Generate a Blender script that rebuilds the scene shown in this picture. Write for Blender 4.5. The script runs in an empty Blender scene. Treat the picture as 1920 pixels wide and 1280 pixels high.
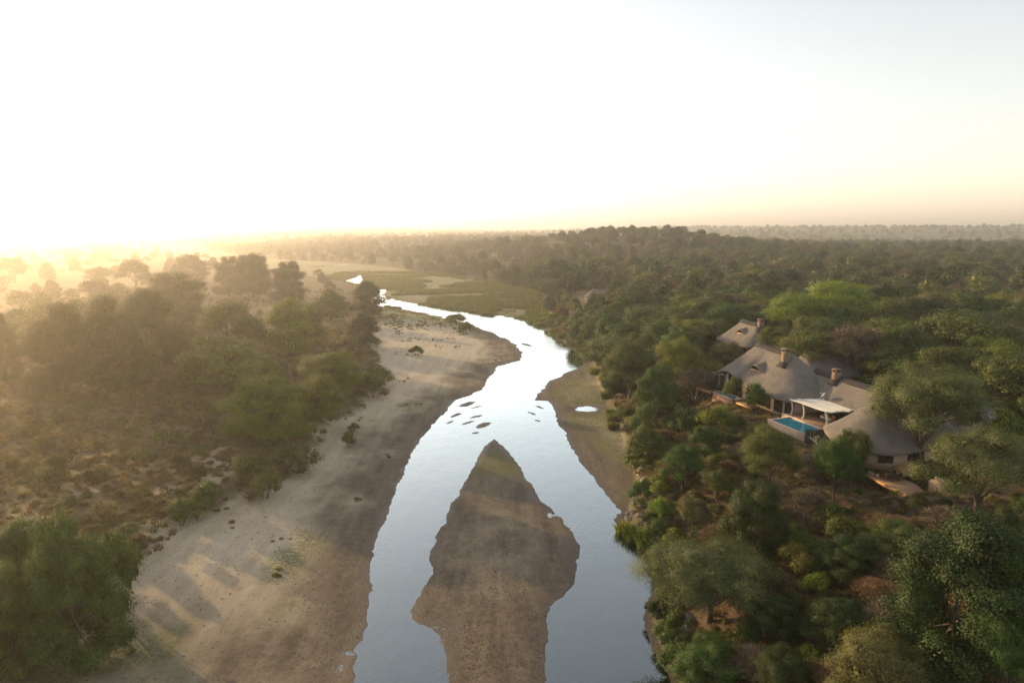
import bpy, bmesh, math, random
import numpy as np
from mathutils import Vector, Matrix

# ------------------------------------------------------------------ camera, sky, sun, exposure
SC = bpy.context.scene
COL = SC.collection
CAM_H = 38.0
cam_d = bpy.data.cameras.new('camera'); cam = bpy.data.objects.new('camera', cam_d); COL.objects.link(cam)
cam_d.sensor_width = 36; cam_d.lens = 24; cam_d.clip_start = 0.5; cam_d.clip_end = 20000
cam.location = (0, 0, CAM_H); cam.rotation_euler = (math.radians(90 - 9.3), 0, 0)
SC.camera = cam

SUN_AZ, SUN_EL = math.radians(-50), math.radians(10.5)
world = bpy.data.worlds.new('World'); SC.world = world; world.use_nodes = True
wn = world.node_tree; bg = wn.nodes['Background']
sky = wn.nodes.new('ShaderNodeTexSky'); sky.sky_type = 'NISHITA'; sky.sun_disc = False
sky.sun_elevation = SUN_EL; sky.sun_rotation = SUN_AZ
sky.altitude = 300; sky.air_density = 1.0; sky.dust_density = 1.3; sky.ozone_density = 1.0
hs = wn.nodes.new('ShaderNodeHueSaturation'); hs.inputs['Saturation'].default_value = 0.54; hs.inputs['Hue'].default_value = 0.483
wn.links.new(sky.outputs[0], hs.inputs['Color']); warm = wn.nodes.new('ShaderNodeMix'); warm.data_type = 'RGBA'; warm.blend_type = 'MULTIPLY'; warm.inputs[0].default_value = 1.0; warm.inputs[7].default_value = (1.15, 1.01, 0.94, 1)
wn.links.new(hs.outputs[0], warm.inputs[6]); wn.links.new(warm.outputs[2], bg.inputs[0])
bg.inputs[1].default_value = 0.15

sun_d = bpy.data.lights.new('sun', 'SUN'); sun = bpy.data.objects.new('sun', sun_d); COL.objects.link(sun)
sun_d.energy = 3.1; sun_d.angle = math.radians(0.6); sun_d.color = (1.0, 0.67, 0.29)
sdir = Vector((math.sin(SUN_AZ) * math.cos(SUN_EL), math.cos(SUN_AZ) * math.cos(SUN_EL), math.sin(SUN_EL)))
sun.rotation_euler = sdir.to_track_quat('Z', 'Y').to_euler(); sun.location = (-300, 300, 120)

SC.view_settings.view_transform = 'Standard'; SC.view_settings.look = 'None'
SC.view_settings.gamma = 1.0; SC.view_settings.use_curve_mapping = False
SC.view_settings.exposure = 1.1
SC.cycles.use_denoising = True; SC.cycles.denoising_prefilter = 'NONE'
SC.cycles.max_bounces = 6; SC.cycles.diffuse_bounces = 3; SC.cycles.glossy_bounces = 3
SC.cycles.transmission_bounces = 4; SC.cycles.transparent_max_bounces = 8; SC.cycles.volume_bounces = 1
SC.cycles.sample_clamp_indirect = 6.0

HAZE_DENSITY, HAZE_G = 0.00038, 0.78

# ------------------------------------------------------------------ noise and distance fields
def _hash(ix, iy, seed):
    n = (ix.astype(np.int64) * 374761393 + iy.astype(np.int64) * 668265263 + seed * 1442695041) & 0xffffffff
    n = ((n ^ (n >> 13)) * 1274126177) & 0xffffffff
    n = n ^ (n >> 16)
    return (n & 0xffff) / 65535.0
def vnoise(x, y, seed=0):
    ix = np.floor(x); iy = np.floor(y); fx = x - ix; fy = y - iy
    fx = fx * fx * (3 - 2 * fx); fy = fy * fy * (3 - 2 * fy)
    a = _hash(ix, iy, seed); b = _hash(ix + 1, iy, seed); c = _hash(ix, iy + 1, seed); d = _hash(ix + 1, iy + 1, seed)
    return (a * (1 - fx) + b * fx) * (1 - fy) + (c * (1 - fx) + d * fx) * fy
def fbm(x, y, scale, octv=4, seed=0):          # about -1 .. 1
    t = np.zeros_like(x, dtype=float); amp = 1.0; tot = 0
    for o in range(octv):
        t += amp * (vnoise(x / scale, y / scale, seed + o * 17) * 2 - 1); tot += amp
        amp *= 0.5; scale *= 0.5
    return t / tot * 1.6
def sdf(poly, X, Y):
    P = np.array(poly, float); n = len(P)
    d2 = np.full(X.shape, 1e18); ins = np.zeros(X.shape, bool)
    for i in range(n):
        ax, ay = P[i]; bx, by = P[(i + 1) % n]
        ex, ey = bx - ax, by - ay; wx, wy = X - ax, Y - ay
        t = np.clip((wx * ex + wy * ey) / (ex * ex + ey * ey + 1e-9), 0, 1)
        dx = wx - ex * t; dy = wy - ey * t
        d2 = np.minimum(d2, dx * dx + dy * dy)
        if by != ay:
            ins ^= ((ay > Y) != (by > Y)) & (X < (bx - ax) * (Y - ay) / (by - ay) + ax)
    d = np.sqrt(d2)
    return np.where(ins, -d, d)
def sstep(a, b, x):
    t = np.clip((x - a) / (b - a), 0, 1); return t * t * (3 - 2 * t)

# ------------------------------------------------------------------ the valley, in metres (x right, y up the river, z up; water at 0)
LEFT_SHORE = [(-127.5, 510.8), (-100.1, 462.3), (-72.4, 359.4), (-68.3, 344.0), (-54.8, 332.1), (-39.3, 312.7), (-27.7, 293.5), (-15.8, 275.0), (-10.9, 261.4), (-5.3, 247.8), (0.0, 232.1), (3.4, 211.3), (2.0, 196.3), (-1.1, 191.5), (-4.1, 188.4), (-5.6, 174.3), (-7.3, 160.5), (-9.9, 154.6), (-12.4, 150.0), (-13.6, 140.8), (-15.1, 133.8), (-15.5, 128.9), (-16.7, 121.3), (-17.1, 111.1), (-17.2, 103.4), (-17.1, 95.0), (-16.8, 88.6), (-16.7, 83.5), (-16.4, 77.8), (-16.1, 72.9), (-15.6, 68.8), (-14.8, 63.7), (-14.3, 60.9), (-13.9, 56.7), (-13.6, 53.6), (-13.6, 52.6), (-14, 20), (-16, -300)]
RIGHT_SHORE = [(-128.8, 584.1), (-104.0, 480.5), (-79.7, 437.3), (-77.6, 401.1), (-63.9, 370.4), (-43.2, 344.0), (-30.9, 327.6), (-22.0, 321.0), (-13.8, 306.7), (-4.7, 300.9), (3.9, 288.2), (7.2, 276.6), (12.8, 257.2), (16.5, 232.1), (21.0, 208.5), (21.1, 196.3), (18.2, 186.2), (13.2, 177.7), (9.0, 168.0), (5.8, 155.1), (5.2, 150.0), (8.4, 149.1), (9.1, 140.8), (9.3, 128.9), (10.5, 116.6), (11.4, 107.1), (12.9, 98.1), (14.1, 92.0), (15.0, 88.6), (13.6, 85.7), (14.3, 81.2), (15.3, 78.3), (16.4, 75.2), (16.3, 71.4), (15.5, 68.4), (13.8, 64.5), (12.9, 61.6), (12.8, 58.3), (13.0, 55.9), (13.6, 52.8), (16, 20), (20, -300)]
RIVER = LEFT_SHORE + RIGHT_SHORE[::-1]
ISLAND = [(-3.1, 122.3), (-0.8, 114.2), (0.9, 107.1), (2.6, 99.0), (3.9, 92.8), (6.2, 87.9), (7.6, 82.9), (8.2, 77.8), (7.5, 71.9), (6.3, 67.6), (4.2, 64.8), (3.5, 61.9), (3.1, 57.7), (2.8, 52.6), (2.2, 40), (-1.5, 30), (-4.5, 40), (-5.7, 52.6), (-6.0, 55.9), (-6.7, 58.9), (-8.3, 61.2), (-10.0, 62.2), (-10.2, 64.1), (-9.8, 68.4), (-9.0, 71.0), (-9.7, 75.7), (-9.5, 82.2), (-8.3, 91.4), (-6.7, 102.4), (-5.6, 113.1), (-4.4, 118.8)]
TERRACE = [(-39, 20), (-39.4, 52.6), (-39.5, 58.7), (-40.2, 65.2), (-40.7, 69.5), (-41.0, 74.4), (-41.2, 81.5), (-40.0, 88.1), (-37.4, 92.8), (-35.8, 94.8), (-35.2, 102.4), (-34.0, 112.8), (-33.8, 130.8), (-33.9, 143.0), (-32.9, 157.7), (-31.5, 175.7), (-34.9, 186.2), (-45.6, 221.2), (-54.7, 271.9), (-66.5, 332.1), (-78, 360), (-106, 462), (-140, 520), (-230, 640), (-420, 900), (-900, 1500), (-6000, 6000), (-7000, 0), (-7000, -7000), (-36, -7000), (-38, -100)]
TOE = [(20, -300), (16, 20), (14.2, 52.9), (13.9, 56.2), (13.8, 58.7), (13.9, 61.8), (14.8, 64.4), (16.3, 68.4), (17.2, 71.9), (17.2, 75.4), (16.2, 79.2), (15.0, 83.8), (16.0, 89.0), (17.6, 93.7), (19.0, 100.1), (19.7, 107.4), (19.9, 115.7), (20.8, 128.9), (21.0, 145.3), (21.5, 163.3), (22.5, 186.2), (23.5, 206.7), (19, 232.1), (15, 257.2), (12, 279.8), (14, 306.7), (14, 351.5), (12.9, 411.3), (0.0, 449.4), (-23.2, 495.2), (-62.2, 570.4), (-113.5, 663.2), (-176.1, 755.0), (-330, 900), (-700, 1500), (-2500, 4500), (-5000, 8000), (8000, 8000), (8000, -8000), (60, -8000)]
# mud bars and pools: centre x, y, half length, half width, angle from +x in degrees
BARS = [(-5.6, 130.0, 2.6, 1.3, 62), (-7.2, 136.6, 2.2, 0.7, 50), (-7.0, 124.9, 1.6, 0.9, 60), (4.1, 139.0, 2.2, 0.55, 125), (5.0, 133.4, 1.1, 0.5, 130),
        (-9.8, 147.0, 3.0, 1.2, 60), (-10.5, 141.5, 1.6, 0.4, 50), (-4.5, 141.5, 0.9, 0.3, 60), (-8.6, 132.0, 1.3, 0.35, 55), (-11.6, 137.5, 2.0, 0.7, 60), (-8.0, 143.5, 1.5, 0.3, 50), (-12.6, 132, 1.5, 0.4, 60), (6.2, 143.5, 1.2, 0.4, 120), (1.5, 201, 2.5, 0.6, 60), (4.5, 226, 3.5, 0.6, 115)]
POOLS = [(16.4, 141.7, 1.7, 2.4, 100), (-199.1, 711.3, 9, 8, 0), (-117.0, 613.4, 14, 3, 0), (-30.8, 437.3, 13, 1.5, 10), (-60, 425, 5, 1.2, 20),
         (-66, 340.5, 2.2, 1.2, 60), (-88, 446, 6, 2, 20)]
PUDDLES = [(-14.95, 54.49, 0.16, 0.17, 0), (-15.13, 54.85, 0.24, 0.13, 59), (-14.74, 53.16, 0.2, 0.16, 28), (-14.27, 54.69, 0.17, 0.1, 8), (-14.89, 56.7, 0.23, 0.16, 24), (-14.49, 56.55, 0.29, 0.12, 14), (-14.58, 54.69, 0.15, 0.12, 13), (-9.0, 61.7, 0.2, 0.12, 20), (-8.2, 61.3, 0.2, 0.12, 20), (-7.4, 60.9, 0.2, 0.12, 20), (-6.6, 60.5, 0.2, 0.12, 20)]
def ell(e, X, Y):
    cx, cy, L, Wd, ang = e; c, s = math.cos(math.radians(ang)), math.sin(math.radians(ang))
    u = (X - cx) * c + (Y - cy) * s; v = -(X - cx) * s + (Y - cy) * c
    k = np.sqrt((u / L) ** 2 + (v / Wd) ** 2)
    return (k - 1) * min(L, Wd)
PADS = [((46.0, 100.5), 12, 7.9, 8), ((50.0, 115.0), 11, 8.0, 9), ((60.0, 91.0), 12, 7.9, 8), ((45.5, 80.5), 5, 5.5, 5), ((55, 154), 9, 9.6, 9)]

def ground(X, Y, full=False):
    X = np.asarray(X, float); Y = np.asarray(Y, float)
    dW = sdf(RIVER, X, Y); dI = sdf(ISLAND, X, Y)
    R = np.hypot(X, Y)
    n1 = fbm(X, Y, 5.0, 4, 3); n2 = fbm(X, Y, 1.3, 3, 9)
    amp = 0.38 + 1.2 * sstep(100, 400, R)
    rag = n1 * amp + n2 * 0.3
    dw = np.maximum(dW, -(dI + rag * 0.25))
    for e in BARS: dw = np.maximum(dw, -(ell(e, X, Y) + n2 * 0.45))
    for e in POOLS: dw = np.minimum(dw, ell(e, X, Y) + n1 * 1.0)
    dw = dw + rag
    for e in PUDDLES: dw = np.minimum(dw, ell(e, X, Y) + n2 * 0.12)
    z = np.where(dw < 0, -1.0 * (1 - np.exp(np.minimum(dw, 0) * 0.22)), 0.95 * (1 - np.exp(-np.maximum(dw, 0) * 0.055)))
    inside_isl = sstep(0, 2, -dI)
    z = z + inside_isl * 0.08 * n1
    dT = -sdf(TERRACE, X, Y) + n1 * 1.6 + fbm(X, Y, 14, 2, 41) * 2.0
    terr = sstep(-0.5, 3.2, dT)
    z = z + terr * (1.35 + 0.35 * fbm(X, Y, 22, 3, 5) + 0.25 * n1) + np.clip(dT, 0, 400) * 0.004
    dRt = -sdf(TOE, X, Y)
    dR = dRt + n1 * 1.2 * sstep(1, 8, dRt)
    steep = np.interp(dR, [0, 2.2, 4, 10, 22, 36, 80, 250, 600], [0, 1.6, 2.6, 4.6, 7.4, 9.0, 10.4, 14.0, 17.0])
    soft = np.interp(dR, [0, 6, 20, 45, 120, 300, 600], [0, 1.6, 6.5, 9.5, 11.5, 14.5, 17.0])
    w = sstep(190, 260, Y)
    rise = steep * (1 - w) + soft * w
    far = sstep(420, 520, Y) * sstep(250, 30, dR); rise = rise * (1 - 0.55 * far)
    land = sstep(0, 1.5, dR)
    rel = sstep(1, 10, dR)
    z = z + rise + rel * (0.55 * fbm(X, Y, 9, 4, 21) + 0.9 * fbm(X, Y, 40, 3, 23))
    # kopje and far country
    z = z + land * 19 * np.exp(-(((X - 118) / 95) ** 2 + ((Y - 640) / 130) ** 2)) + land * 9 * np.exp(-(((X - 10) / 120) ** 2 + ((Y - 760) / 110) ** 2))
    az = np.arctan2(X, Y)
    z = z + sstep(1500, 2500, R) * 24 * sstep(-0.05, 0.25, az) + sstep(2800, 5200, R) * (30 + 6 * fbm(az * 9, R * 0, 1.0, 3, 77)) * sstep(0.15, -0.2, az)
    z = z - 7 * sstep(800, 1200, R) * sstep(2000, 1500, R) * sstep(0.0, 0.2, az)
    for (cx, cy), r, pz, f in PADS:
        m = sstep(r + f, r, np.hypot(X - cx, Y - cy)); z = z * (1 - m) + pz * m
    if not full: return z
    return z, dw, dI, dT, dRt, n1, n2

def ground_z(x, y):
    return float(ground(np.array([x]), np.array([y]))[0])

# ------------------------------------------------------------------ materials
MATS = {}
def nt(name):
    m = bpy.data.materials.new(name); m.use_nodes = True; m.node_tree.nodes.clear()
    MATS[name] = m; return m, m.node_tree.nodes, m.node_tree.links
def N(nodes, t, **kw):
    n = nodes.new(t)
    for k, v in kw.items():
        if k.startswith('i_'): n.inputs[k[2:].replace('_', ' ')].default_value = v
        elif k.startswith('n_'): n.inputs[int(k[2:])].default_value = v
        else: setattr(n, k, v)
    return n
def mix(nodes, links, fac, a, b, blend='MIX'):
    n = nodes.new('ShaderNodeMix'); n.data_type = 'RGBA'; n.blend_type = blend
    for inp, v in ((n.inputs[0], fac), (n.inputs[6], a), (n.inputs[7], b)):
        if hasattr(v, 'is_output'): links.new(v, inp)
        elif isinstance(v, tuple): inp.default_value = (*v, 1) if len(v) == 3 else v
        else: inp.default_value = v
    return n.outputs[2]
def noise(nodes, links, scale, detail=4, vec=None, rough=0.55):
    n = nodes.new('ShaderNodeTexNoise'); n.inputs['Scale'].default_value = scale; n.inputs['Detail'].default_value = detail
    n.inputs['Roughness'].default_value = rough
    if vec is not None: links.new(vec, n.inputs['Vector'])
    return n.outputs[0]
def ramp(nodes, links, v, p0, p1, c0=(0, 0, 0, 1), c1=(1, 1, 1, 1)):
    r = nodes.new('ShaderNodeValToRGB'); r.color_ramp.elements[0].position = p0; r.color_ramp.elements[1].position = p1
    r.color_ramp.elements[0].color = c0; r.color_ramp.elements[1].color = c1
    links.new(v, r.inputs[0]); return r.outputs[0]
def bump(nodes, links, h, strength=0.5, dist=0.05, normal=None):
    b = nodes.new('ShaderNodeBump'); b.inputs['Strength'].default_value = strength; b.inputs['Distance'].default_value = dist
    links.new(h, b.inputs['Height'])
    if normal is not None: links.new(normal, b.inputs['Normal'])
    return b.outputs[0]
def out_principled(nodes, links, base, rough=0.9, normal=None, spec=0.3, metal=0.0):
    p = nodes.new('ShaderNodeBsdfPrincipled'); o = nodes.new('ShaderNodeOutputMaterial')
    if hasattr(base, 'is_output'): links.new(base, p.inputs['Base Color'])
    else: p.inputs['Base Color'].default_value = (*base, 1)
    if hasattr(rough, 'is_output'): links.new(rough, p.inputs['Roughness'])
    else: p.inputs['Roughness'].default_value = rough
    p.inputs['Specular IOR Level'].default_value = spec; p.inputs['Metallic'].default_value = metal
    if normal is not None: links.new(normal, p.inputs['Normal'])
    links.new(p.outputs[0], o.inputs[0]); return p

def ground_material():
    m, n, l = nt('ground')
    geo = N(n, 'ShaderNodeNewGeometry'); pos = geo.outputs['Position']
    a = N(n, 'ShaderNodeAttribute', attribute_name='zone'); sep = N(n, 'ShaderNodeSeparateColor'); l.new(a.outputs['Color'], sep.inputs[0])
    b = N(n, 'ShaderNodeAttribute', attribute_name='cover'); sep2 = N(n, 'ShaderNodeSeparateColor'); l.new(b.outputs['Color'], sep2.inputs[0])
    big = noise(n, l, 0.12, 5, pos); mid = noise(n, l, 0.9, 5, pos); fine = noise(n, l, 5.0, 4, pos, 0.7); grain = noise(n, l, 2.2, 6, pos, 0.75)
    dry = mix(n, l, big, (0.58, 0.50, 0.375), (0.47, 0.40, 0.295))
    dry = mix(n, l, ramp(n, l, fine, 0.28, 0.5), (0.27, 0.215, 0.165), dry)
    damp_shade = mix(n, l, ramp(n, l, mid, 0.3, 0.7), (0.088, 0.073, 0.056), (0.15, 0.125, 0.096))  # tone of damp sand, also used for painted shade on the near sand
    damp_shade = mix(n, l, ramp(n, l, grain, 0.38, 0.55), mix(n, l, 1.0, damp_shade, (0.62, 0.6, 0.58), 'MULTIPLY'), damp_shade)
    mps = N(n, 'ShaderNodeMapping'); l.new(pos, mps.inputs[0]); mps.inputs['Scale'].default_value = (1, 0.16, 1); mps.inputs['Rotation'].default_value = (0, 0, 0.12)
    streak = noise(n, l, 0.55, 5, mps.outputs[0], 0.6)
    damp_shade = mix(n, l, ramp(n, l, streak, 0.36, 0.66), mix(n, l, 1.0, damp_shade, (0.66, 0.64, 0.62), 'MULTIPLY'), mix(n, l, 1.0, damp_shade, (1.3, 1.27, 1.2), 'MULTIPLY'))
    dry = mix(n, l, ramp(n, l, streak, 0.35, 0.62), mix(n, l, 1.0, dry, (0.8, 0.78, 0.75), 'MULTIPLY'), dry)
    col_sand = mix(n, l, sep.outputs[1], dry, damp_shade)
    soil = mix(n, l, ramp(n, l, mid, 0.3, 0.7), (0.115, 0.088, 0.044), (0.20, 0.155, 0.08))
    soil = mix(n, l, ramp(n, l, fine, 0.4, 0.65), (0.08, 0.068, 0.033), soil)
    red = mix(n, l, ramp(n, l, mid, 0.32, 0.68), (0.085, 0.052, 0.034), (0.15, 0.088, 0.053))
    red = mix(n, l, ramp(n, l, grain, 0.35, 0.6), (0.05, 0.037, 0.025), red)
    base = mix(n, l, sep2.outputs[0], soil, red)
    base = mix(n, l, sep.outputs[0], base, col_sand)
    grass = mix(n, l, fine, (0.06, 0.075, 0.022), (0.15, 0.16, 0.05))
    gm = N(n, 'ShaderNodeMath', operation='MULTIPLY'); l.new(sep.outputs[2], gm.inputs[0]); l.new(ramp(n, l, grain, 0.34, 0.52), gm.inputs[1])
    base = mix(n, l, gm.outputs[0], base, grass)
    base = mix(n, l, sep2.outputs[1], base, mix(n, l, mid, (0.055, 0.043, 0.033), (0.085, 0.066, 0.05)))
    rr = N(n, 'ShaderNodeMapRange'); l.new(sep2.outputs[1], rr.inputs[0]); rr.inputs[3].default_value = 0.92; rr.inputs[4].default_value = 0.45
    h = N(n, 'ShaderNodeMath', operation='ADD'); l.new(fine, h.inputs[0]); l.new(grain, h.inputs[1])
    nm = bump(n, l, h.outputs[0], 0.7, 0.16)
    out_principled(n, l, base, rr.outputs[0], nm, 0.25)
    return m

def water_material():
    m, n, l = nt('water')
    geo = N(n, 'ShaderNodeNewGeometry'); pos = geo.outputs['Position']
    mp = N(n, 'ShaderNodeMapping'); l.new(pos, mp.inputs[0]); mp.inputs['Scale'].default_value = (1, 0.55, 1)
    big = noise(n, l, 0.035, 3, pos); rip = noise(n, l, 2.6, 3, mp.outputs[0], 0.6); swell = noise(n, l, 0.5, 3, mp.outputs[0])
    patch = ramp(n, l, big, 0.42, 0.62)
    h = N(n, 'ShaderNodeMath', operation='MULTIPLY'); l.new(rip, h.inputs[0]); l.new(patch, h.inputs[1])
    h2 = N(n, 'ShaderNodeMath', operation='MULTIPLY_ADD'); l.new(swell, h2.inputs[0]); h2.inputs[1].default_value = 0.8; l.new(h.outputs[0], h2.inputs[2])
    nm = bump(n, l, h2.outputs[0], 0.24, 0.12)
    fr = N(n, 'ShaderNodeFresnel'); fr.inputs['IOR'].default_value = 1.33; l.new(nm, fr.inputs['Normal'])
    tr = N(n, 'ShaderNodeBsdfTransparent'); tr.inputs[0].default_value = (0.42, 0.45, 0.40, 1)
    gl = N(n, 'ShaderNodeBsdfGlossy'); gl.inputs['Roughness'].default_value = 0.03; gl.inputs[0].default_value = (0.86, 0.96, 1.0, 1); l.new(nm, gl.inputs['Normal'])
    mr = N(n, 'ShaderNodeMapRange'); l.new(fr.outputs[0], mr.inputs[0]); mr.inputs[1].default_value = 0.03; mr.inputs[2].default_value = 0.24; mr.inputs[3].default_value = 0.22; mr.inputs[4].default_value = 0.97
    ms = N(n, 'ShaderNodeMixShader'); l.new(mr.outputs[0], ms.inputs[0]); l.new(tr.outputs[0], ms.inputs[1]); l.new(gl.outputs[0], ms.inputs[2])
    o = N(n, 'ShaderNodeOutputMaterial'); l.new(ms.outputs[0], o.inputs[0])
    return m

def mesh_np(name, V, F, mat=None, smooth=False, mats=None, mat_idx=None):
    """V (n,3), F (m,3 or 4) numpy arrays -> mesh"""
    me = bpy.data.meshes.new(name)
    V = np.asarray(V, np.float32); F = np.asarray(F, np.int32); k = F.shape[1]
    me.vertices.add(len(V)); me.vertices.foreach_set('co', V.ravel())
    me.loops.add(F.size); me.loops.foreach_set('vertex_index', F.ravel())
    me.polygons.add(len(F)); me.polygons.foreach_set('loop_start', np.arange(0, F.size, k, dtype=np.int32))
    me.polygons.foreach_set('loop_total', np.full(len(F), k, np.int32))
    if mat_idx is not None: me.polygons.foreach_set('material_index', np.asarray(mat_idx, np.int32))
    if smooth: me.polygons.foreach_set('use_smooth', np.ones(len(F), bool))
    for mm in (mats or ([mat] if mat else [])): me.materials.append(mm)
    me.update(calc_edges=True); return me
def link(name, data, parent=None, loc=None, **props):
    o = bpy.data.objects.new(name, data); COL.objects.link(o)
    if parent is not None: o.parent = parent
    if loc is not None: o.location = loc
    for k, v in props.items(): o[k] = v
    return o

# ------------------------------------------------------------------ ground sheet and water
def build_ground():
    az = np.concatenate([np.arange(-180, -46, 4.0), np.arange(-46, 46.01, 0.2), np.arange(50, 180, 4.0)]) * math.pi / 180
    r = 30.0 * 1.0056 ** np.arange(0, 963)
    A, R = np.meshgrid(az, r)
    X = (R * np.sin(A)).ravel(); Y = (R * np.cos(A)).ravel()
    z, dw, dI, dT, dR, n1, n2 = ground(X, Y, True)
    nr, na = R.shape
    V = np.stack([X, Y, z], 1); V = np.vstack([V, [[0, 0, -1.0]]])
    i = np.arange(nr - 1)[:, None]; j = np.arange(na)[None, :]; j2 = (j + 1) % na
    F = np.stack([i * na + j, i * na + j2, (i + 1) * na + j2, (i + 1) * na + j], -1).reshape(-1, 4)[:, ::-1]
    fan = np.stack([np.full(na, nr * na), np.arange(na), (np.arange(na) + 1) % na, (np.arange(na) + 1) % na], 1)
    me = mesh_np('ground', V, F, MATS['ground'], True)
    bigp = fbm(X, Y, 30, 4, 55); sn = fbm(X, Y, 7, 4, 57)
    sand = sstep(1.6, -0.8, dT + n2 * 0.8 + sn * 1.0) * sstep(0.9, -0.3, dR)
    sand = sand * (1 - (X > 10) * sstep(88, 84, Y))
    # eroded pale patches in the terrace
    pale = sstep(0.55, 0.95, fbm(X, Y, 12, 4, 61) + 0.45 * sstep(22, 4, dT)) * sstep(34, 14, dT) * sstep(210, 150, Y)
    sand = np.maximum(sand, pale * 0.8 * (dT > 0) * (Y < 130))
    damp_shade = sstep(12.5, 3.0, dw + sn * 4.5) * 0.92 * (dT < 1)
    isl = sstep(-0.5, 0.5, -dI)
    damp_shade = np.maximum(damp_shade, isl * (0.72 + 0.3 * sn))
    damp_shade = np.maximum(damp_shade, 0.5 * sstep(80, 55, Y) * (dT < 0) * sstep(60, 10, dw))  # shade on the near sandbank, painted in with the damp tone
    green = np.clip(sstep(-0.25, 0.5, sn + 0.3 * bigp) * sstep(13.5, 10, dw + 2 * n1) * sstep(4.5, 7.5, dw + n1) * (dT < 0) * (dR < 0) * (dI > 0), 0, 1) * 0.85
    green = np.maximum(green, isl * sstep(99, 106, Y + sn * 5) * sstep(121, 115, Y) * 0.75)
    green = np.maximum(green, sstep(1.8, 3.2, dw + n2 * .5) * sstep(1.5, -0.5, dR) * (X > 8.5) * (dI > 1) * (Y < 190) * sstep(-0.5, 0.1, sn) * 0.95)
    green = np.maximum(green, (dT < 0) * (dR < 0) * sstep(250, 300, Y) * sstep(-1.3, -0.5, bigp + 0.4 * sn) * sstep(0.8, 2.5, dw) * 0.97)
    green = np.maximum(green, sstep(420, 700, np.hypot(X, Y)) * 0.55)
    green = np.maximum(green, (dR > 0) * sstep(0.0, 0.8, bigp) * 0.45)
    red = sstep(0, 1.5, dR)
    wet = sstep(1.7, 0.1, dw + sn * 0.9 + n2 * 0.35)
    one = np.ones_like(sand)
    def put(nm, *c):
        at = me.color_attributes.new(nm, 'FLOAT_COLOR', 'POINT')
        arr = np.stack([*c, one], 1).astype(np.float32); arr = np.vstack([arr, arr[:1]])
        at.data.foreach_set('color', arr.ravel())
    put('zone', sand, np.clip(damp_shade, 0, 1), np.clip(green, 0, 1)); put('cover', red, wet, one)
    link('ground', me, kind='structure')
    wv = np.array([[-700, -400, 0], [260, -400, 0], [260, 1100, 0], [-700, 1100, 0]], float)
    link('river_water', mesh_np('river_water', wv, np.array([[0, 1, 2, 3]]), MATS['water']), kind='structure')

def build_haze():
    m, n, l = nt('haze')
    pv = N(n, 'ShaderNodeVolumePrincipled'); pv.inputs['Color'].default_value = (1.0, 0.96, 0.88, 1)
    pv.inputs['Density'].default_value = HAZE_DENSITY; pv.inputs['Anisotropy'].default_value = HAZE_G
    o = N(n, 'ShaderNodeOutputMaterial'); l.new(pv.outputs[0], o.inputs['Volume'])
    s = 7200; lo, hi = -3.0, 78.0
    V = np.array([[x, y, z] for z in (lo, hi) for x, y in ((-s, -s), (s, -s), (s, s), (-s, s))], float)
    F = np.array([[3, 2, 1, 0], [4, 5, 6, 7], [0, 1, 5, 4], [1, 2, 6, 5], [2, 3, 7, 6], [3, 0, 4, 7]])
    link('haze', mesh_np('haze', V, F, m), kind='stuff', label='thin golden morning haze lying over the whole valley', category='haze')

ground_material(); water_material()
build_ground()

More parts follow.
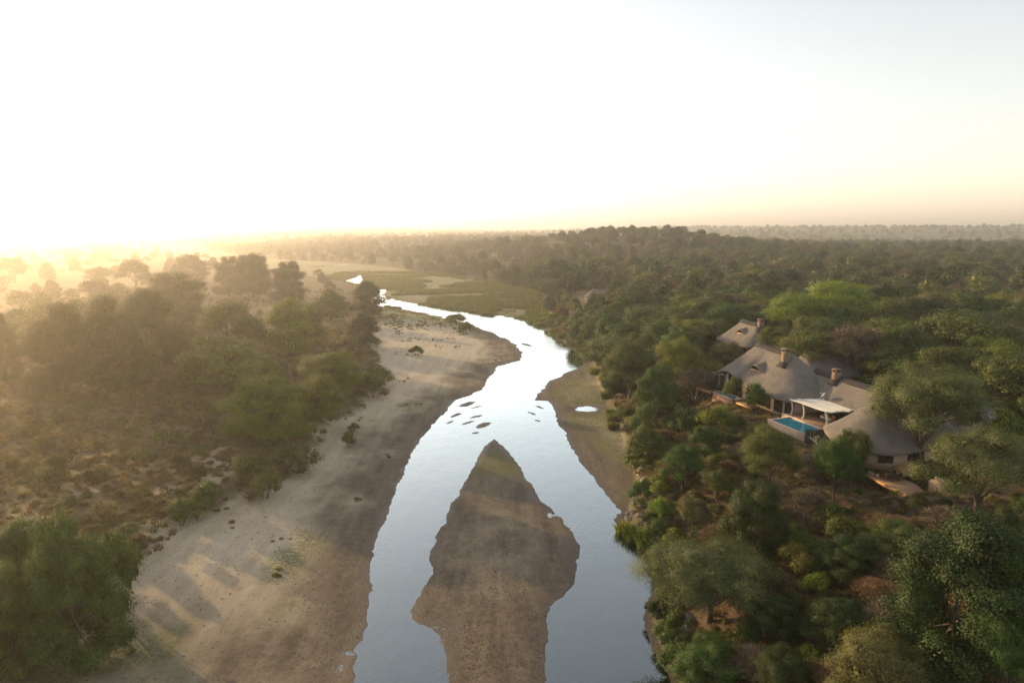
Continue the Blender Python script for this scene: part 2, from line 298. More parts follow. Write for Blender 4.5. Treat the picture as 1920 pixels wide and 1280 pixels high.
# ------------------------------------------------------------------ plants: prototypes
def leaf_material(name, color=None, trans=0.26, ramp_cols=None):
    m, n, l = nt(name)
    oi = N(n, 'ShaderNodeObjectInfo'); geo = N(n, 'ShaderNodeNewGeometry')
    if ramp_cols:
        r = n.new('ShaderNodeValToRGB'); r.color_ramp.interpolation = 'CONSTANT' if len(ramp_cols) > 6 else 'LINEAR'
        e = r.color_ramp.elements
        while len(e) < len(ramp_cols): e.new(0.5)
        for i, c in enumerate(ramp_cols): e[i].position = i / len(ramp_cols); e[i].color = (*c, 1)
        l.new(oi.outputs['Random'], r.inputs[0]); base = r.outputs[0]
    elif color: rgb = N(n, 'ShaderNodeRGB'); rgb.outputs[0].default_value = (*color, 1); base = rgb.outputs[0]
    else: base = oi.outputs['Color']
    rl = N(n, 'ShaderNodeTexWhiteNoise', noise_dimensions='1D')
    l.new(geo.outputs['Random Per Island'], rl.inputs['W'])
    hs = N(n, 'ShaderNodeHueSaturation'); l.new(base, hs.inputs['Color'])
    mr = N(n, 'ShaderNodeMapRange'); l.new(rl.outputs['Value'], mr.inputs[0]); mr.inputs[3].default_value = 0.6; mr.inputs[4].default_value = 1.45
    clump = noise(n, l, 0.7, 2, geo.outputs['Position'])
    mc = N(n, 'ShaderNodeMapRange'); l.new(clump, mc.inputs[0]); mc.inputs[1].default_value = 0.3; mc.inputs[2].default_value = 0.7; mc.inputs[3].default_value = 0.66; mc.inputs[4].default_value = 1.4
    mm = N(n, 'ShaderNodeMath', operation='MULTIPLY'); l.new(mr.outputs[0], mm.inputs[0]); l.new(mc.outputs[0], mm.inputs[1])
    l.new(mm.outputs[0], hs.inputs['Value'])
    mh = N(n, 'ShaderNodeMapRange'); l.new(oi.outputs['Random'], mh.inputs[0]); mh.inputs[3].default_value = 0.485; mh.inputs[4].default_value = 0.515; l.new(mh.outputs[0], hs.inputs['Hue'])
    d = N(n, 'ShaderNodeBsdfPrincipled'); l.new(hs.outputs[0], d.inputs['Base Color']); d.inputs['Roughness'].default_value = 0.6; d.inputs['Specular IOR Level'].default_value = 0.25
    t = N(n, 'ShaderNodeBsdfTranslucent'); l.new(mix(n, l, 1.0, hs.outputs[0], (1.35, 1.25, 0.6), 'MULTIPLY'), t.inputs[0])
    ms = N(n, 'ShaderNodeMixShader'); ms.inputs[0].default_value = trans
    l.new(d.outputs[0], ms.inputs[1]); l.new(t.outputs[0], ms.inputs[2])
    o = N(n, 'ShaderNodeOutputMaterial'); l.new(ms.outputs[0], o.inputs[0]); return m
def bark_material(name, c0, c1):
    m, n, l = nt(name); tc = N(n, 'ShaderNodeTexCoord')
    v = noise(n, l, 6, 5, tc.outputs['Object']); out_principled(n, l, mix(n, l, v, c0, c1), 0.9, bump(n, l, v, 0.6, 0.05)); return m

class MB:
    """collects triangles/quads for one mesh"""
    def __init__(s): s.V = []; s.F = []; s.n = 0
    def add(s, V, F):
        V = np.asarray(V, float); F = np.asarray(F, int); s.V.append(V); s.F.append(F + s.n); s.n += len(V)
    def quads(s):
        V = np.vstack(s.V); F = np.vstack(s.F); return V, F
def tube(mb, pts, rad, sides=6):
    pts = np.asarray(pts, float); k = len(pts); V = []
    for i in range(k):
        d = pts[min(i + 1, k - 1)] - pts[max(i - 1, 0)]; d = d / (np.linalg.norm(d) + 1e-9)
        u = np.cross(d, [0.3, 0.9, 0.31]); u /= np.linalg.norm(u); w = np.cross(d, u)
        for j in range(sides):
            a = 2 * math.pi * j / sides; V.append(pts[i] + (u * math.cos(a) + w * math.sin(a)) * rad[i])
    F = [[i * sides + j, i * sides + (j + 1) % sides, (i + 1) * sides + (j + 1) % sides, (i + 1) * sides + j] for i in range(k - 1) for j in range(sides)]
    mb.add(V, F)
def bez(p0, p1, p2, n=6):
    t = np.linspace(0, 1, n)[:, None]; p0, p1, p2 = (np.asarray(p, float) for p in (p0, p1, p2))
    return (1 - t) ** 2 * p0 + 2 * t * (1 - t) * p1 + t * t * p2
def leaf_quads(C, Nv, size, rng, aspect=0.5):
    n = len(C); Nv = Nv / (np.linalg.norm(Nv, axis=1, keepdims=True) + 1e-9)
    T = np.cross(Nv, rng.normal(size=(n, 3))); T /= (np.linalg.norm(T, axis=1, keepdims=True) + 1e-9); B = np.cross(Nv, T)
    s = (size * rng.uniform(0.6, 1.4, (n, 1)))
    V = np.stack([C - T * s * 0.5, C + B * s * aspect * 0.5 + Nv * s * 0.08, C + T * s * 0.5, C - B * s * aspect * 0.5 + Nv * s * 0.08], 1).reshape(-1, 3)
    return V, np.arange(4 * n).reshape(-1, 4)
def unit(rng, n):
    v = rng.normal(size=(n, 3)); return v / np.linalg.norm(v, axis=1, keepdims=True)

def crown_from_lobes(lobes, n_leaf, size, rng, sub=0.30, aspect=0.5, fuzz=0.55, low=-0.35, nsub=26, core=0.7):
    """lobes: (cx,cy,cz,rx,rz). Leaves gather in small sprays on the outside of every lobe."""
    C = []; Nn = []; L = np.array(lobes); area = L[:, 3] * (L[:, 3] + L[:, 4]); share = area / area.sum()
    for (cx, cy, cz, rx, rz), sh in zip(lobes, share):
        d = unit(rng, int(nsub * 2.2)); d = d[d[:, 2] > low + rng.uniform(-0.2, 0.2, len(d))][:nsub]
        rr = rng.uniform(0.72, 1.08, (len(d), 1))
        sc = np.array([rx, rx, rz]); cen = np.array([cx, cy, cz]) + d * rr * sc
        m = max(1, int(n_leaf * sh / max(1, len(d))))
        w = rng.uniform(0.45, 1.55, len(d))
        for c, dd, ww in zip(cen, d, w):
            k = max(3, int(m * ww)); p = rng.normal(size=(k, 3)) * np.array([1, 1, 0.62]) * rx * sub * fuzz * (0.7 + 0.5 * ww)
            q = c + p
            C.append(q); Nn.append(dd * 1.1 + p / (np.linalg.norm(p, axis=1, keepdims=True) + 1e-6) * 0.5 + np.array([0, 0, 0.35]) + rng.normal(size=(k, 3)) * 0.42)
    C = np.vstack(C); Nn = np.vstack(Nn)
    keep = np.ones(len(C), bool)
    for (cx, cy, cz, rx, rz) in lobes:
        q = (C - np.array([cx, cy, cz])) / np.array([rx, rx, rz]); keep &= (q ** 2).sum(1) > 0.28
    keep &= C[:, 2] > 0.05
    V, F = leaf_quads(C[keep], Nn[keep], size, rng, aspect)
    # shaded inner foliage: fewer, larger sprays
    k = min(60, max(6, n_leaf // 14 // len(lobes))); big = max(size * 2.4, 0.5); I = []
    for (cx, cy, cz, rx, rz) in lobes: I.append(np.array([cx, cy, cz]) + unit(rng, k) * rng.uniform(0.1, core, (k, 1)) * np.array([rx, rx, rz]))
    I = np.vstack(I); I = I[I[:, 2] > 0.2]; V2, F2 = leaf_quads(I, rng.normal(size=I.shape), big, rng, 0.7)
    return np.vstack([V, V2]), np.vstack([F, F2 + len(V)])

def make_proto(kind, seed, n_leaf, size):
    """returns (trunk (V,F), crown (V,F), nominal height, nominal width)"""
    rng = np.random.default_rng(seed); tk = MB(); lobes = []
    if kind == 'broad':
        H, Wd = 10.0, 9.0; nl = 19
        for i in range(nl):
            a = i * 2.399 + rng.uniform(-0.4, 0.4); t = (i + 0.5) / nl
            r = 3.2 * math.sqrt(t) * rng.uniform(0.8, 1.15); z = 7.8 - 4.6 * t ** 1.5 + rng.uniform(-0.7, 0.7)
            k = rng.uniform(0.75, 1.25); lobes.append((r * math.cos(a), r * math.sin(a), z + (0.9 if i % 4 == 0 else 0), 1.38 * k, 1.15 * k))
        for i in range(11):
            a = i * 0.571 + rng.uniform(-0.3, 0.3); r = rng.uniform(2.0, 3.7); lobes.append((r * math.cos(a), r * math.sin(a), rng.uniform(0.9, 2.9), rng.uniform(1.0, 1.6), rng.uniform(0.9, 1.4)))
        tr, fork = 0.34, 2.4
    elif kind == 'airy':
        H, Wd = 9.0, 9.5; nl = 23
        for i in range(nl):
            a = i * 2.399 + rng.uniform(-0.5, 0.5); t = (i + 0.5) / nl
            r = 3.9 * math.sqrt(t) * rng.uniform(0.75, 1.15); z = 7.9 - 3.5 * t ** 2 + rng.uniform(-1.0, 0.6)
            lobes.append((r * math.cos(a), r * math.sin(a), z, rng.uniform(1.1, 1.9), rng.uniform(0.75, 1.2)))
        tr, fork = 0.24, 2.0
    elif kind == 'umbrella':
        H, Wd = 11.0, 11.0; nl = 24
        for i in range(nl):
            a = i * 2.399 + rng.uniform(-0.4, 0.4); t = (i + 0.5) / nl
            r = 4.7 * math.sqrt(t) * rng.uniform(0.85, 1.1); z = 10.0 - 4.2 * t ** 2 + rng.uniform(-0.9, 0.5)
            lobes.append((r * math.cos(a), r * math.sin(a), z, rng.uniform(1.3, 2.0), rng.uniform(0.55, 0.95)))
        tr, fork = 0.26, 1.6
    elif kind in ('shrub', 'scrub'):
        H, Wd = 3.0, 4.6; nl = 11
        for i in range(nl):
            a = i * 2.399 + rng.uniform(-0.5, 0.5); t = (i + 0.5) / nl
            r = 1.75 * math.sqrt(t) * rng.uniform(0.8, 1.15); z = 2.1 - 1.35 * t ** 1.3 + rng.uniform(-0.3, 0.3)
            lobes.append((r * math.cos(a), r * math.sin(a), z, rng.uniform(0.55, 0.95), rng.uniform(0.5, 0.85)))
        tr, fork = 0.10, 0.35
    elif kind == 'bare':
        H, Wd = 7.0, 7.0; nl = 20
        for i in range(nl):
            a = i * 2.399 + rng.uniform(-0.5, 0.5); t = (i + 0.5) / nl
            r = 2.7 * math.sqrt(t) * rng.uniform(0.8, 1.1); z = 5.9 - 2.4 * t ** 1.6 + rng.uniform(-0.6, 0.5)
            lobes.append((r * math.cos(a), r * math.sin(a), z, rng.uniform(0.9, 1.3), rng.uniform(0.8, 1.2)))
        tr, fork = 0.17, 1.2
    # trunk and limbs
    lean = rng.uniform(-0.5, 0.5, 2) * H * 0.07
    ft = np.array([lean[0], lean[1], fork])
    stems = 1 if kind in ('broad', 'airy') else (4 if kind == 'umbrella' else 5)
    if stems == 1:
        tube(tk, bez([0, 0, -0.9], [lean[0] * 0.2, lean[1] * 0.2, fork * 0.4], ft, 5), [tr * 1.5, tr * 1.15, tr, tr * 0.95, tr * 0.9], 7)
    order = sorted(lobes, key=lambda q: math.atan2(q[1], q[0])); g = max(1, len(order) // (5 if stems == 1 else stems))
    for s in range(0, len(order), g):
        grp = order[s:s + g]; cen = np.mean([q[:3] for q in grp], 0)
        start = ft if stems == 1 else np.array([rng.uniform(-0.25, 0.25), rng.uniform(-0.25, 0.25), -0.4])
        joint = start * 0.45 + cen * 0.55; joint[2] = start[2] * 0.5 + cen[2] * 0.5 + rng.uniform(-0.3, 0.2)
        ctl = (start + joint) / 2 + np.array([rng.uniform(-.35, .35), rng.uniform(-.35, .35), 0.25]) * H * 0.09
        tube(tk, bez(start, ctl, joint, 5), np.linspace(tr * (0.62 if stems == 1 else 0.85), tr * 0.36, 5), 5)
        for q in grp:
            e = np.array(q[:3]) + np.array([0, 0, q[4] * 0.3]); ctl = (joint + e) / 2 + rng.uniform(-.4, .4, 3) * H * 0.05
            tube(tk, bez(joint, ctl, e, 4), np.linspace(tr * 0.3, tr * 0.08, 4), 4)
            for _ in range(3 if kind in ('airy', 'umbrella', 'bare') else 1):
                e2 = np.array(q[:3]) + unit(rng, 1)[0] * np.array([q[3], q[3], q[4]]) * 0.9
                tube(tk, bez(ctl, (ctl + e2) / 2 + [0, 0, .15], e2, 3), np.linspace(tr * 0.15, tr * 0.04, 3), 3)
    if kind == 'bare':      # twigs instead of leaves
        C = []; D = []
        for q in lobes:
            k = max(8, n_leaf // len(lobes)); d = unit(rng, k); d[:, 2] = np.abs(d[:, 2]) * 0.9 - 0.15
            C.append(np.array(q[:3]) + d * rng.uniform(0.15, 1.0, (k, 1)) * np.array([q[3], q[3], q[4]])); D.append(d + rng.normal(size=(k, 3)) * 0.5 + [0, 0, .3])
        C = np.vstack(C); D = np.vstack(D); D /= np.linalg.norm(D, axis=1, keepdims=True)
        S = np.cross(D, rng.normal(size=D.shape)); S /= np.linalg.norm(S, axis=1, keepdims=True)
        ln = size * 4.0 * rng.uniform(0.5, 1.3, (len(C), 1)); wd = size * 0.16
        V = np.stack([C - S * wd, C + S * wd, C + D * ln + S * wd * 0.3, C + D * ln - S * wd * 0.3], 1).reshape(-1, 3); F = np.arange(len(V)).reshape(-1, 4)
        crown = (V, F)
    else:
        par = {'broad': dict(sub=0.36, aspect=0.55, low=-0.5, nsub=24), 'airy': dict(sub=0.42, aspect=0.42, low=-0.5, nsub=17), 'umbrella': dict(sub=0.5, aspect=0.4, low=-0.35, nsub=22),
               'shrub': dict(sub=0.44, aspect=0.5, low=-0.3, nsub=20), 'scrub': dict(sub=0.55, aspect=0.3, low=-0.4, nsub=16)}[kind]
        crown = crown_from_lobes(lobes, n_leaf, size, rng, **par)
    zmax = np.percentile(crown[0][:, 2], 99.5); wmax = np.percentile(np.hypot(crown[0][:, 0], crown[0][:, 1]), 97) * 2
    return tk.quads(), crown, float(zmax), float(wmax)

def make_reed(seed, n, H=2.4, R=1.3):
    rng = np.random.default_rng(seed); a = rng.uniform(0, 6.283, n); r = R * np.sqrt(rng.uniform(0, 1, n))
    B = np.stack([r * np.cos(a), r * np.sin(a), np.full(n, -0.2)], 1); h = H * rng.uniform(0.5, 1.1, n) * (1 - 0.35 * r / R)
    out = np.stack([np.cos(a), np.sin(a), np.zeros(n)], 1) * (rng.uniform(0.05, 0.45, n) * h)[:, None] + rng.normal(size=(n, 3)) * [0.12, 0.12, 0]
    S = unit(rng, n) * [1, 1, 0]; S /= np.linalg.norm(S, axis=1, keepdims=True); w = 0.045
    M = B + out * 0.35 + np.stack([0 * h, 0 * h, h * 0.65], 1); T = B + out + np.stack([0 * h, 0 * h, h * 0.98], 1)
    V = np.stack([B - S * w, B + S * w, M + S * w * 1.1, M - S * w * 1.1, T + S * 0.01, T - S * 0.01], 1).reshape(-1, 3)
    i = np.arange(n) * 6; F = np.vstack([np.stack([i, i + 1, i + 2, i + 3], 1), np.stack([i + 3, i + 2, i + 4, i + 5], 1)])
    return V, F

LEAF = leaf_material('leaf'); TWIG = leaf_material('twig', trans=0.1)
REED = leaf_material('reed_blade', trans=0.4)
BARK = bark_material('bark', (0.05, 0.038, 0.028), (0.11, 0.085, 0.065)); FEVER_BARK = bark_material('fever_bark', (0.17, 0.165, 0.065), (0.26, 0.25, 0.11))
PALE_BARK = bark_material('dead_wood', (0.3, 0.28, 0.25), (0.42, 0.4, 0.37))
PROTO = {}
def proto(key, kind, seed, n, size, leafm=None, barkm=None):
    t, c, h, w = make_proto(kind, seed, n, size)
    PROTO[key] = (mesh_np(key + '_trunk', *t, barkm or BARK, True), mesh_np(key + '_crown', *c, leafm or LEAF), h, w, t, c)
for i in range(3):
    if i < 2: proto('broad_near%d' % i, 'broad', 11 + i, 95000, 0.14); proto('airy_near%d' % i, 'airy', 21 + i, 85000, 0.13)
    else: PROTO['broad_near2'] = PROTO['broad_near0']; PROTO['airy_near2'] = PROTO['airy_near1']
    proto('broad%d' % i, 'broad', 31 + i, 18000, 0.32); proto('airy%d' % i, 'airy', 41 + i, 14000, 0.29)
    proto('shrub%d' % i, 'shrub', 51 + i, 5200, 0.17); proto('scrub%d' % i, 'scrub', 61 + i, 2200, 0.17)
for i in range(2):
    proto('bare%d' % i, 'bare', 71 + i, 5000, 0.2, TWIG, bark_material('grey_bark%d' % i, (0.12, 0.1, 0.085), (0.2, 0.17, 0.15)))
    proto('umbrella%d' % i, 'umbrella', 81 + i, 26000, 0.22, None, FEVER_BARK)
    REEDV = make_reed(91 + i, 420); PROTO['reed%d' % i] = (None, mesh_np('reed_blades%d' % i, *REEDV, REED), 2.3, 2.6, None, REEDV)

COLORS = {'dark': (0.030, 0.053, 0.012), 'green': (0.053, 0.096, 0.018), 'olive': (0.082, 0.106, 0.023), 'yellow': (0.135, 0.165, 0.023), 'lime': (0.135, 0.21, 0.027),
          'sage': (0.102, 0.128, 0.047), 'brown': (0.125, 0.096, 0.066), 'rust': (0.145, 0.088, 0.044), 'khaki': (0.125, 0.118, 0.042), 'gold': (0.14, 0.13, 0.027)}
RND = random.Random(7)
def plant(x, y, key, height, width, color, name, label, category, group=None, z=None, rot=None, jitter=0.12):
    tr, cr, h0, w0 = PROTO[key][:4]
    z = ground_z(x, y) if z is None else z
    root = link(name, None, None, (x, y, z), label=label, category=category)
    if group: root['group'] = group
    root.empty_display_size = 0.5
    root.rotation_euler = (0, 0, RND.uniform(0, 6.283) if rot is None else rot)
    root.scale = (width / w0, width / w0, height / h0)
    c = COLORS[color]; j = 1 + RND.uniform(-jitter, jitter)
    if tr is not None:
        link('stems' if key.startswith(('shrub', 'scrub')) else 'trunk', tr, root)
    k = link('blades' if key.startswith('reed') else ('twigs' if key.startswith('bare') else ('foliage' if key.startswith(('shrub', 'scrub')) else 'crown')), cr, root)
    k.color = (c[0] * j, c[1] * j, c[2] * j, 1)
    return root

# ------------------------------------------------------------------ plants one can tell apart: x, y, height, width, prototype, colour, name, category, label
LANDMARKS = [
    (24.6, 139.3, 12.7, 12.3, 'airy_near0', 'olive', 'riverbank_tree', 'tree', 'olive tree with bare dark limbs leaning out above the river bend'),
    (32.3, 129.6, 12.2, 9.9, 'airy_near1', 'yellow', 'riverbank_tree', 'tree', 'tall yellow-green tree on the bank just upslope of the small river pool'),
    (24.6, 113.5, 11.5, 8.7, 'broad_near0', 'green', 'riverbank_tree', 'tree', 'tall dark green tree on the bank below the left end of the lodge'),
    (29.8, 155.5, 9.4, 9.9, 'airy0', 'olive', 'riverbank_tree', 'tree', 'olive tree on the bank upstream of the tree with bare limbs'),
    (28.6, 106.9, 4.4, 6.1, 'shrub0', 'green', 'bush', 'bush', 'dark green bush on the slope left of the square pool'),
    (31.6, 101.6, 4.0, 6.2, 'shrub1', 'yellow', 'bush', 'bush', 'yellow-green bush on the slope between the plunge pool and the square pool'),
    (40.2, 109.8, 5.3, 4.2, 'shrub2', 'green', 'bush', 'bush', 'glossy dark green bush against the eave of the main thatched house'),
    (37.4, 112.2, 5.7, 3.3, 'airy_near2', 'sage', 'small_tree', 'tree', 'thin pale young tree standing in front of the plunge pool'),
    (31.0, 78.8, 8.0, 7.2, 'airy_near0', 'olive', 'small_tree', 'tree', 'rounded airy tree with a dark bare trunk on the slope below the square pool'),
    (36.3, 73.2, 7.7, 5.3, 'airy_near1', 'green', 'leaning_tree', 'tree', 'leaning dark-trunked tree on the slope left of the lower deck'),
    (42.9, 83.0, 7.7, 5.8, 'airy_near1', 'olive', 'small_tree', 'tree', 'leafy olive tree covering the front of the river-end pavilion roof'),
    (52.9, 84.9, 13.5, 15.6, 'airy_near2', 'sage', 'feathery_tree', 'tree', 'big feathery grey-green tree rising between the thatched roofs'),
    (45.4, 63.1, 9.0, 11.7, 'airy_near0', 'sage', 'feathery_tree', 'tree', 'broad feathery tree beside the lower deck on its inland side'),
    (23.9, 63.5, 8.6, 6.9, 'broad_near2', 'dark', 'hillside_tree', 'tree', 'dark drooping tree halfway down the slope below the square pool'),
    (31.5, 43.6, 11.4, 10.9, 'broad_near0', 'dark', 'hillside_tree', 'tree', 'massive dark green tree in the lower right corner of the slope'),
    (24.9, 42.1, 5.5, 6.9, 'broad_near1', 'khaki', 'hillside_tree', 'tree', 'tan-olive tree cut off by the bottom edge of the view'),
    (31.9, 39.9, 6.9, 5.2, 'airy_near1', 'green', 'hillside_tree', 'tree', 'grey-green tree at the bottom right corner beneath the massive dark tree'),
    (17.8, 56.7, 6.9, 12.8, 'airy_near2', 'sage', 'sprawling_tree', 'tree', 'low sprawling grey-green tree with curling bare limbs above the river'),
    (26.9, 56.0, 2.0, 2.9, 'shrub0', 'lime', 'bush', 'bush', 'bright lime-green bush in the dark lower slope'),
    (26.3, 58.9, 2.9, 3.9, 'shrub1', 'gold', 'bush', 'bush', 'yellow-leaved bush just upslope of the bright lime bush'),
    (31.2, 68.2, 4.5, 4.5, 'bare0', 'brown', 'leafless_bush', 'bush', 'grey leafless bush on the slope right of the dark drooping tree'),
    (28.3, 68.9, 3.3, 3.4, 'bare1', 'rust', 'leafless_bush', 'bush', 'rust-brown leafless bush touching the dark drooping tree'),
    (22.1, 84.4, 6.4, 6.2, 'airy_near0', 'green', 'riverbank_tree', 'tree', 'green tree standing above the pale rock face at the water'),
    (20.6, 101.0, 6.8, 7.0, 'broad0', 'olive', 'riverbank_tree', 'tree', 'olive tree at the head of the pale rock face'),
    (34.7, 56.8, 3.7, 7.1, 'broad_near2', 'olive', 'hillside_tree', 'tree', 'olive tree directly below the lower deck'),
    (59.8, 79.4, 8.7, 7.8, 'shrub2', 'yellow', 'bush', 'bush', 'yellow-green bush right of the furthest inland thatched roof'),
    (45.6, 143.2, 5.6, 8.0, 'airy1', 'khaki', 'willowy_tree', 'tree', 'pale tan tree in front of the thatched house behind the main one'),
    (60.9, 136.5, 7.2, 14.1, 'airy2', 'gold', 'leafy_tree', 'tree', 'yellow-leaved tree just behind the ridge of the main thatched roof'),
    (56.7, 144.9, 8.0, 8.1, 'airy0', 'olive', 'leafy_tree', 'tree', 'olive tree hiding the chimney side of the smaller thatched house'),
    (64.2, 125.5, 10.5, 11.0, 'bare0', 'brown', 'leafless_tree', 'tree', 'brown leafless tree behind the chimney of the low wing'),
    (72.2, 125.5, 11.2, 12.0, 'airy0', 'olive', 'leafy_tree', 'tree', 'olive tree behind the low wing, right of the brown leafless tree'),
    (86.6, 129.3, 12.0, 20.6, 'airy1', 'olive', 'leafy_tree', 'tree', 'very wide olive tree inland of the lodge at the right edge'),
    (66.2, 157.5, 13.8, 14.4, 'umbrella0', 'lime', 'fever_tree', 'tree', 'lime-green flat-topped fever tree, left of the pair behind the lodge'),
    (76.2, 158.9, 15.6, 15.7, 'umbrella1', 'lime', 'fever_tree', 'tree', 'lime-green flat-topped fever tree, right of the pair behind the lodge'),
    (155.3, 254.0, 7.0, 10.9, 'airy2', 'green', 'leafy_tree', 'tree', 'deep green tree beside the pale track inland of the fever trees'),
    (174.0, 255.2, 8.4, 19.0, 'airy0', 'yellow', 'leafy_tree', 'tree', 'yellow-green tree at the right edge beyond the pale track'),
    (28.3, 198.2, 10.3, 9.4, 'broad1', 'green', 'riverbank_tree', 'tree', 'green tree on the red slope below the distant small lodge'),
    (23.8, 214.5, 6.0, 7.6, 'shrub0', 'green', 'bush', 'bush', 'green bush at the waterline opposite the sand spit'),
    (30.4, 226.8, 10.7, 10.7, 'broad2', 'dark', 'riverbank_tree', 'tree', 'dark tree just below the distant small lodge'),
    (40.5, 228.5, 9.9, 13.5, 'broad0', 'green', 'riverbank_tree', 'tree', 'leafy tree hiding the right side of the distant small lodge'),
    (25.2, 379.6, 17.0, 22.3, 'broad1', 'dark', 'bank_tree', 'tree', 'tall dark domed tree left of the distant small lodge'),
    (16.0, 409.5, 14.2, 17.6, 'broad2', 'dark', 'bank_tree', 'tree', 'dark tree at the edge of the bank furthest left of the distant lodge'),
    (42.0, 170.9, 8.2, 9.5, 'broad0', 'yellow', 'riverbank_tree', 'tree', 'sunlit yellow-green tree left of the thatched house behind the main one'),
    (40.1, 187.3, 8.9, 10.4, 'broad1', 'green', 'riverbank_tree', 'tree', 'domed green tree upslope of the olive bank trees'),
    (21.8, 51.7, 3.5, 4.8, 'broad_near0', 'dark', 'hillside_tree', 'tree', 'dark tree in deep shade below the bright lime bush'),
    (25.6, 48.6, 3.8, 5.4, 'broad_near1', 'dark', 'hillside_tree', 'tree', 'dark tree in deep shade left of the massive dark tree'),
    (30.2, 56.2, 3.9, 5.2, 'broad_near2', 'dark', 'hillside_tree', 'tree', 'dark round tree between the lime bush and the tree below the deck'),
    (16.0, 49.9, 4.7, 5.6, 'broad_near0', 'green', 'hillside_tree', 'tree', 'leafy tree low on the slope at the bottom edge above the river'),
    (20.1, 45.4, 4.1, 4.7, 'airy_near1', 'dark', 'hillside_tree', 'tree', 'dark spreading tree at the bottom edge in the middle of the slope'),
    (17.4, 70.5, 4.1, 4.1, 'shrub1', 'green', 'bush', 'bush', 'green bush above the reeds at the foot of the slope'),
    (41.6, 52.5, 6.0, 4.8, 'broad_near1', 'dark', 'hillside_tree', 'tree', 'dark tree cut by the right edge above the massive dark tree'),
    (32.8, 65.9, 3.1, 3.8, 'shrub2', 'olive', 'bush', 'bush', 'olive bush right of the grey leafless bush on the slope'),
    (25.1, 79.3, 4.2, 4.9, 'airy_near2', 'olive', 'small_tree', 'tree', 'small olive tree halfway between the rock face and the airy rounded tree'),
    (27.3, 93.1, 5.5, 5.7, 'broad_near1', 'green', 'small_tree', 'tree', 'green tree on the slope left of the square pool below the bushes'),
    (18.5, 80.0, 3.7, 3.3, 'shrub0', 'lime', 'bush', 'bush', 'bright green bush beside the rock pile'),
    (31.4, 88.5, 3.0, 4.3, 'bare0', 'brown', 'leafless_bush', 'bush', 'grey-brown leafless bush just left of the rounded airy tree'),
    (21.2, 75.3, 4.2, 4.4, 'airy_near1', 'khaki', 'small_tree', 'tree', 'tan-leaved small tree downhill of the green one above the rock face'),
    (35.6, 76.0, 3.3, 3.1, 'bare1', 'brown', 'leafless_bush', 'bush', 'small grey leafless bush right of the rounded airy tree'),
    (-38.0, 54.6, 13.4, 9.8, 'broad_near2', 'green', 'riverside_tree', 'tree', 'big bushy tree with sunlit green top at the lower left corner'),
    (-42.2, 53.0, 9.7, 6.8, 'broad_near0', 'olive', 'riverside_tree', 'tree', 'yellow-green bushy tree cut off by the left edge at the bottom'),
    (-46.4, 60.5, 9.0, 7.7, 'broad_near1', 'green', 'riverside_tree', 'tree', 'bushy green tree behind the two at the lower left corner'),
    (-38.8, 62.4, 8.4, 5.3, 'shrub0', 'green', 'bush', 'bush', 'green bush pressed against the sand side of the lower left trees'),
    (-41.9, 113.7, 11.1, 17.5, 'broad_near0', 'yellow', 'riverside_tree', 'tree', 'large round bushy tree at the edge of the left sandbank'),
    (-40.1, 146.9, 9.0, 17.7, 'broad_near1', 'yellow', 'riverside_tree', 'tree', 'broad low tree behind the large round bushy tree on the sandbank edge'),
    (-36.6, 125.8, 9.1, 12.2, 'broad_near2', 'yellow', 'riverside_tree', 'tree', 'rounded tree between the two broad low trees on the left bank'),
    (-55.8, 148.2, 8.1, 13.1, 'broad0', 'yellow', 'riverside_tree', 'tree', 'rounded olive tree inland of the large round bushy tree'),
    (-69.8, 160.3, 10.8, 21.8, 'broad1', 'yellow', 'grove_tree', 'tree', 'wide olive tree standing in front of the left grove'),
    (-63.0, 191.2, 16.2, 17.5, 'broad2', 'yellow', 'grove_tree', 'tree', 'tall rounded tree nearest the river in the left grove'),
    (-47.4, 215.4, 9.8, 12.8, 'broad0', 'dark', 'riverside_tree', 'tree', 'dark domed tree overhanging the upper end of the left sandbank'),
    (-61.6, 290.0, 14.1, 18.2, 'broad1', 'dark', 'riverside_tree', 'tree', 'dark tree standing where the bright river bends behind it'),
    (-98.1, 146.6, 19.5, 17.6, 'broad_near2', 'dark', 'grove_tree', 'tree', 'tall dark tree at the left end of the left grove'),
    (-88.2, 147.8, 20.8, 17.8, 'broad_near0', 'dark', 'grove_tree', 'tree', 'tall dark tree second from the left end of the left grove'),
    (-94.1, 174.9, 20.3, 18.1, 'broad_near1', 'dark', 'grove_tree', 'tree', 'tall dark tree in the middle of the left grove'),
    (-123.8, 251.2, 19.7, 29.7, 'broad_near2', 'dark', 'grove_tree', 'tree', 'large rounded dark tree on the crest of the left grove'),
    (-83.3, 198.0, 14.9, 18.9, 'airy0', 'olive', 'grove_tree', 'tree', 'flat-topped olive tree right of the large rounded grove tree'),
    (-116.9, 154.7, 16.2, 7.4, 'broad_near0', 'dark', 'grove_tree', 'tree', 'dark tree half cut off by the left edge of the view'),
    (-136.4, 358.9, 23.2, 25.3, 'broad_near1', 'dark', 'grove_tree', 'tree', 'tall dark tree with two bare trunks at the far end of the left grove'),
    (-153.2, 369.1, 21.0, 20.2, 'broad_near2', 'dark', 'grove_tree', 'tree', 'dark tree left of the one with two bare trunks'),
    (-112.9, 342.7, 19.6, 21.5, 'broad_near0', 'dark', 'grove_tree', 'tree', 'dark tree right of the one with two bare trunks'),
    (-215.6, 460.3, 18.4, 25.2, 'broad1', 'dark', 'hazy_tree', 'tree', 'hazy domed tree behind the crest of the left grove'),
    (-221.4, 401.5, 18.3, 19.5, 'airy1', 'dark', 'hazy_tree', 'tree', 'hazy spreading tree with a clear forked trunk on the golden plain'),
    (-264.7, 440.0, 12.0, 18.9, 'airy2', 'dark', 'hazy_tree', 'tree', 'hazy tree left of the one with a forked trunk'),
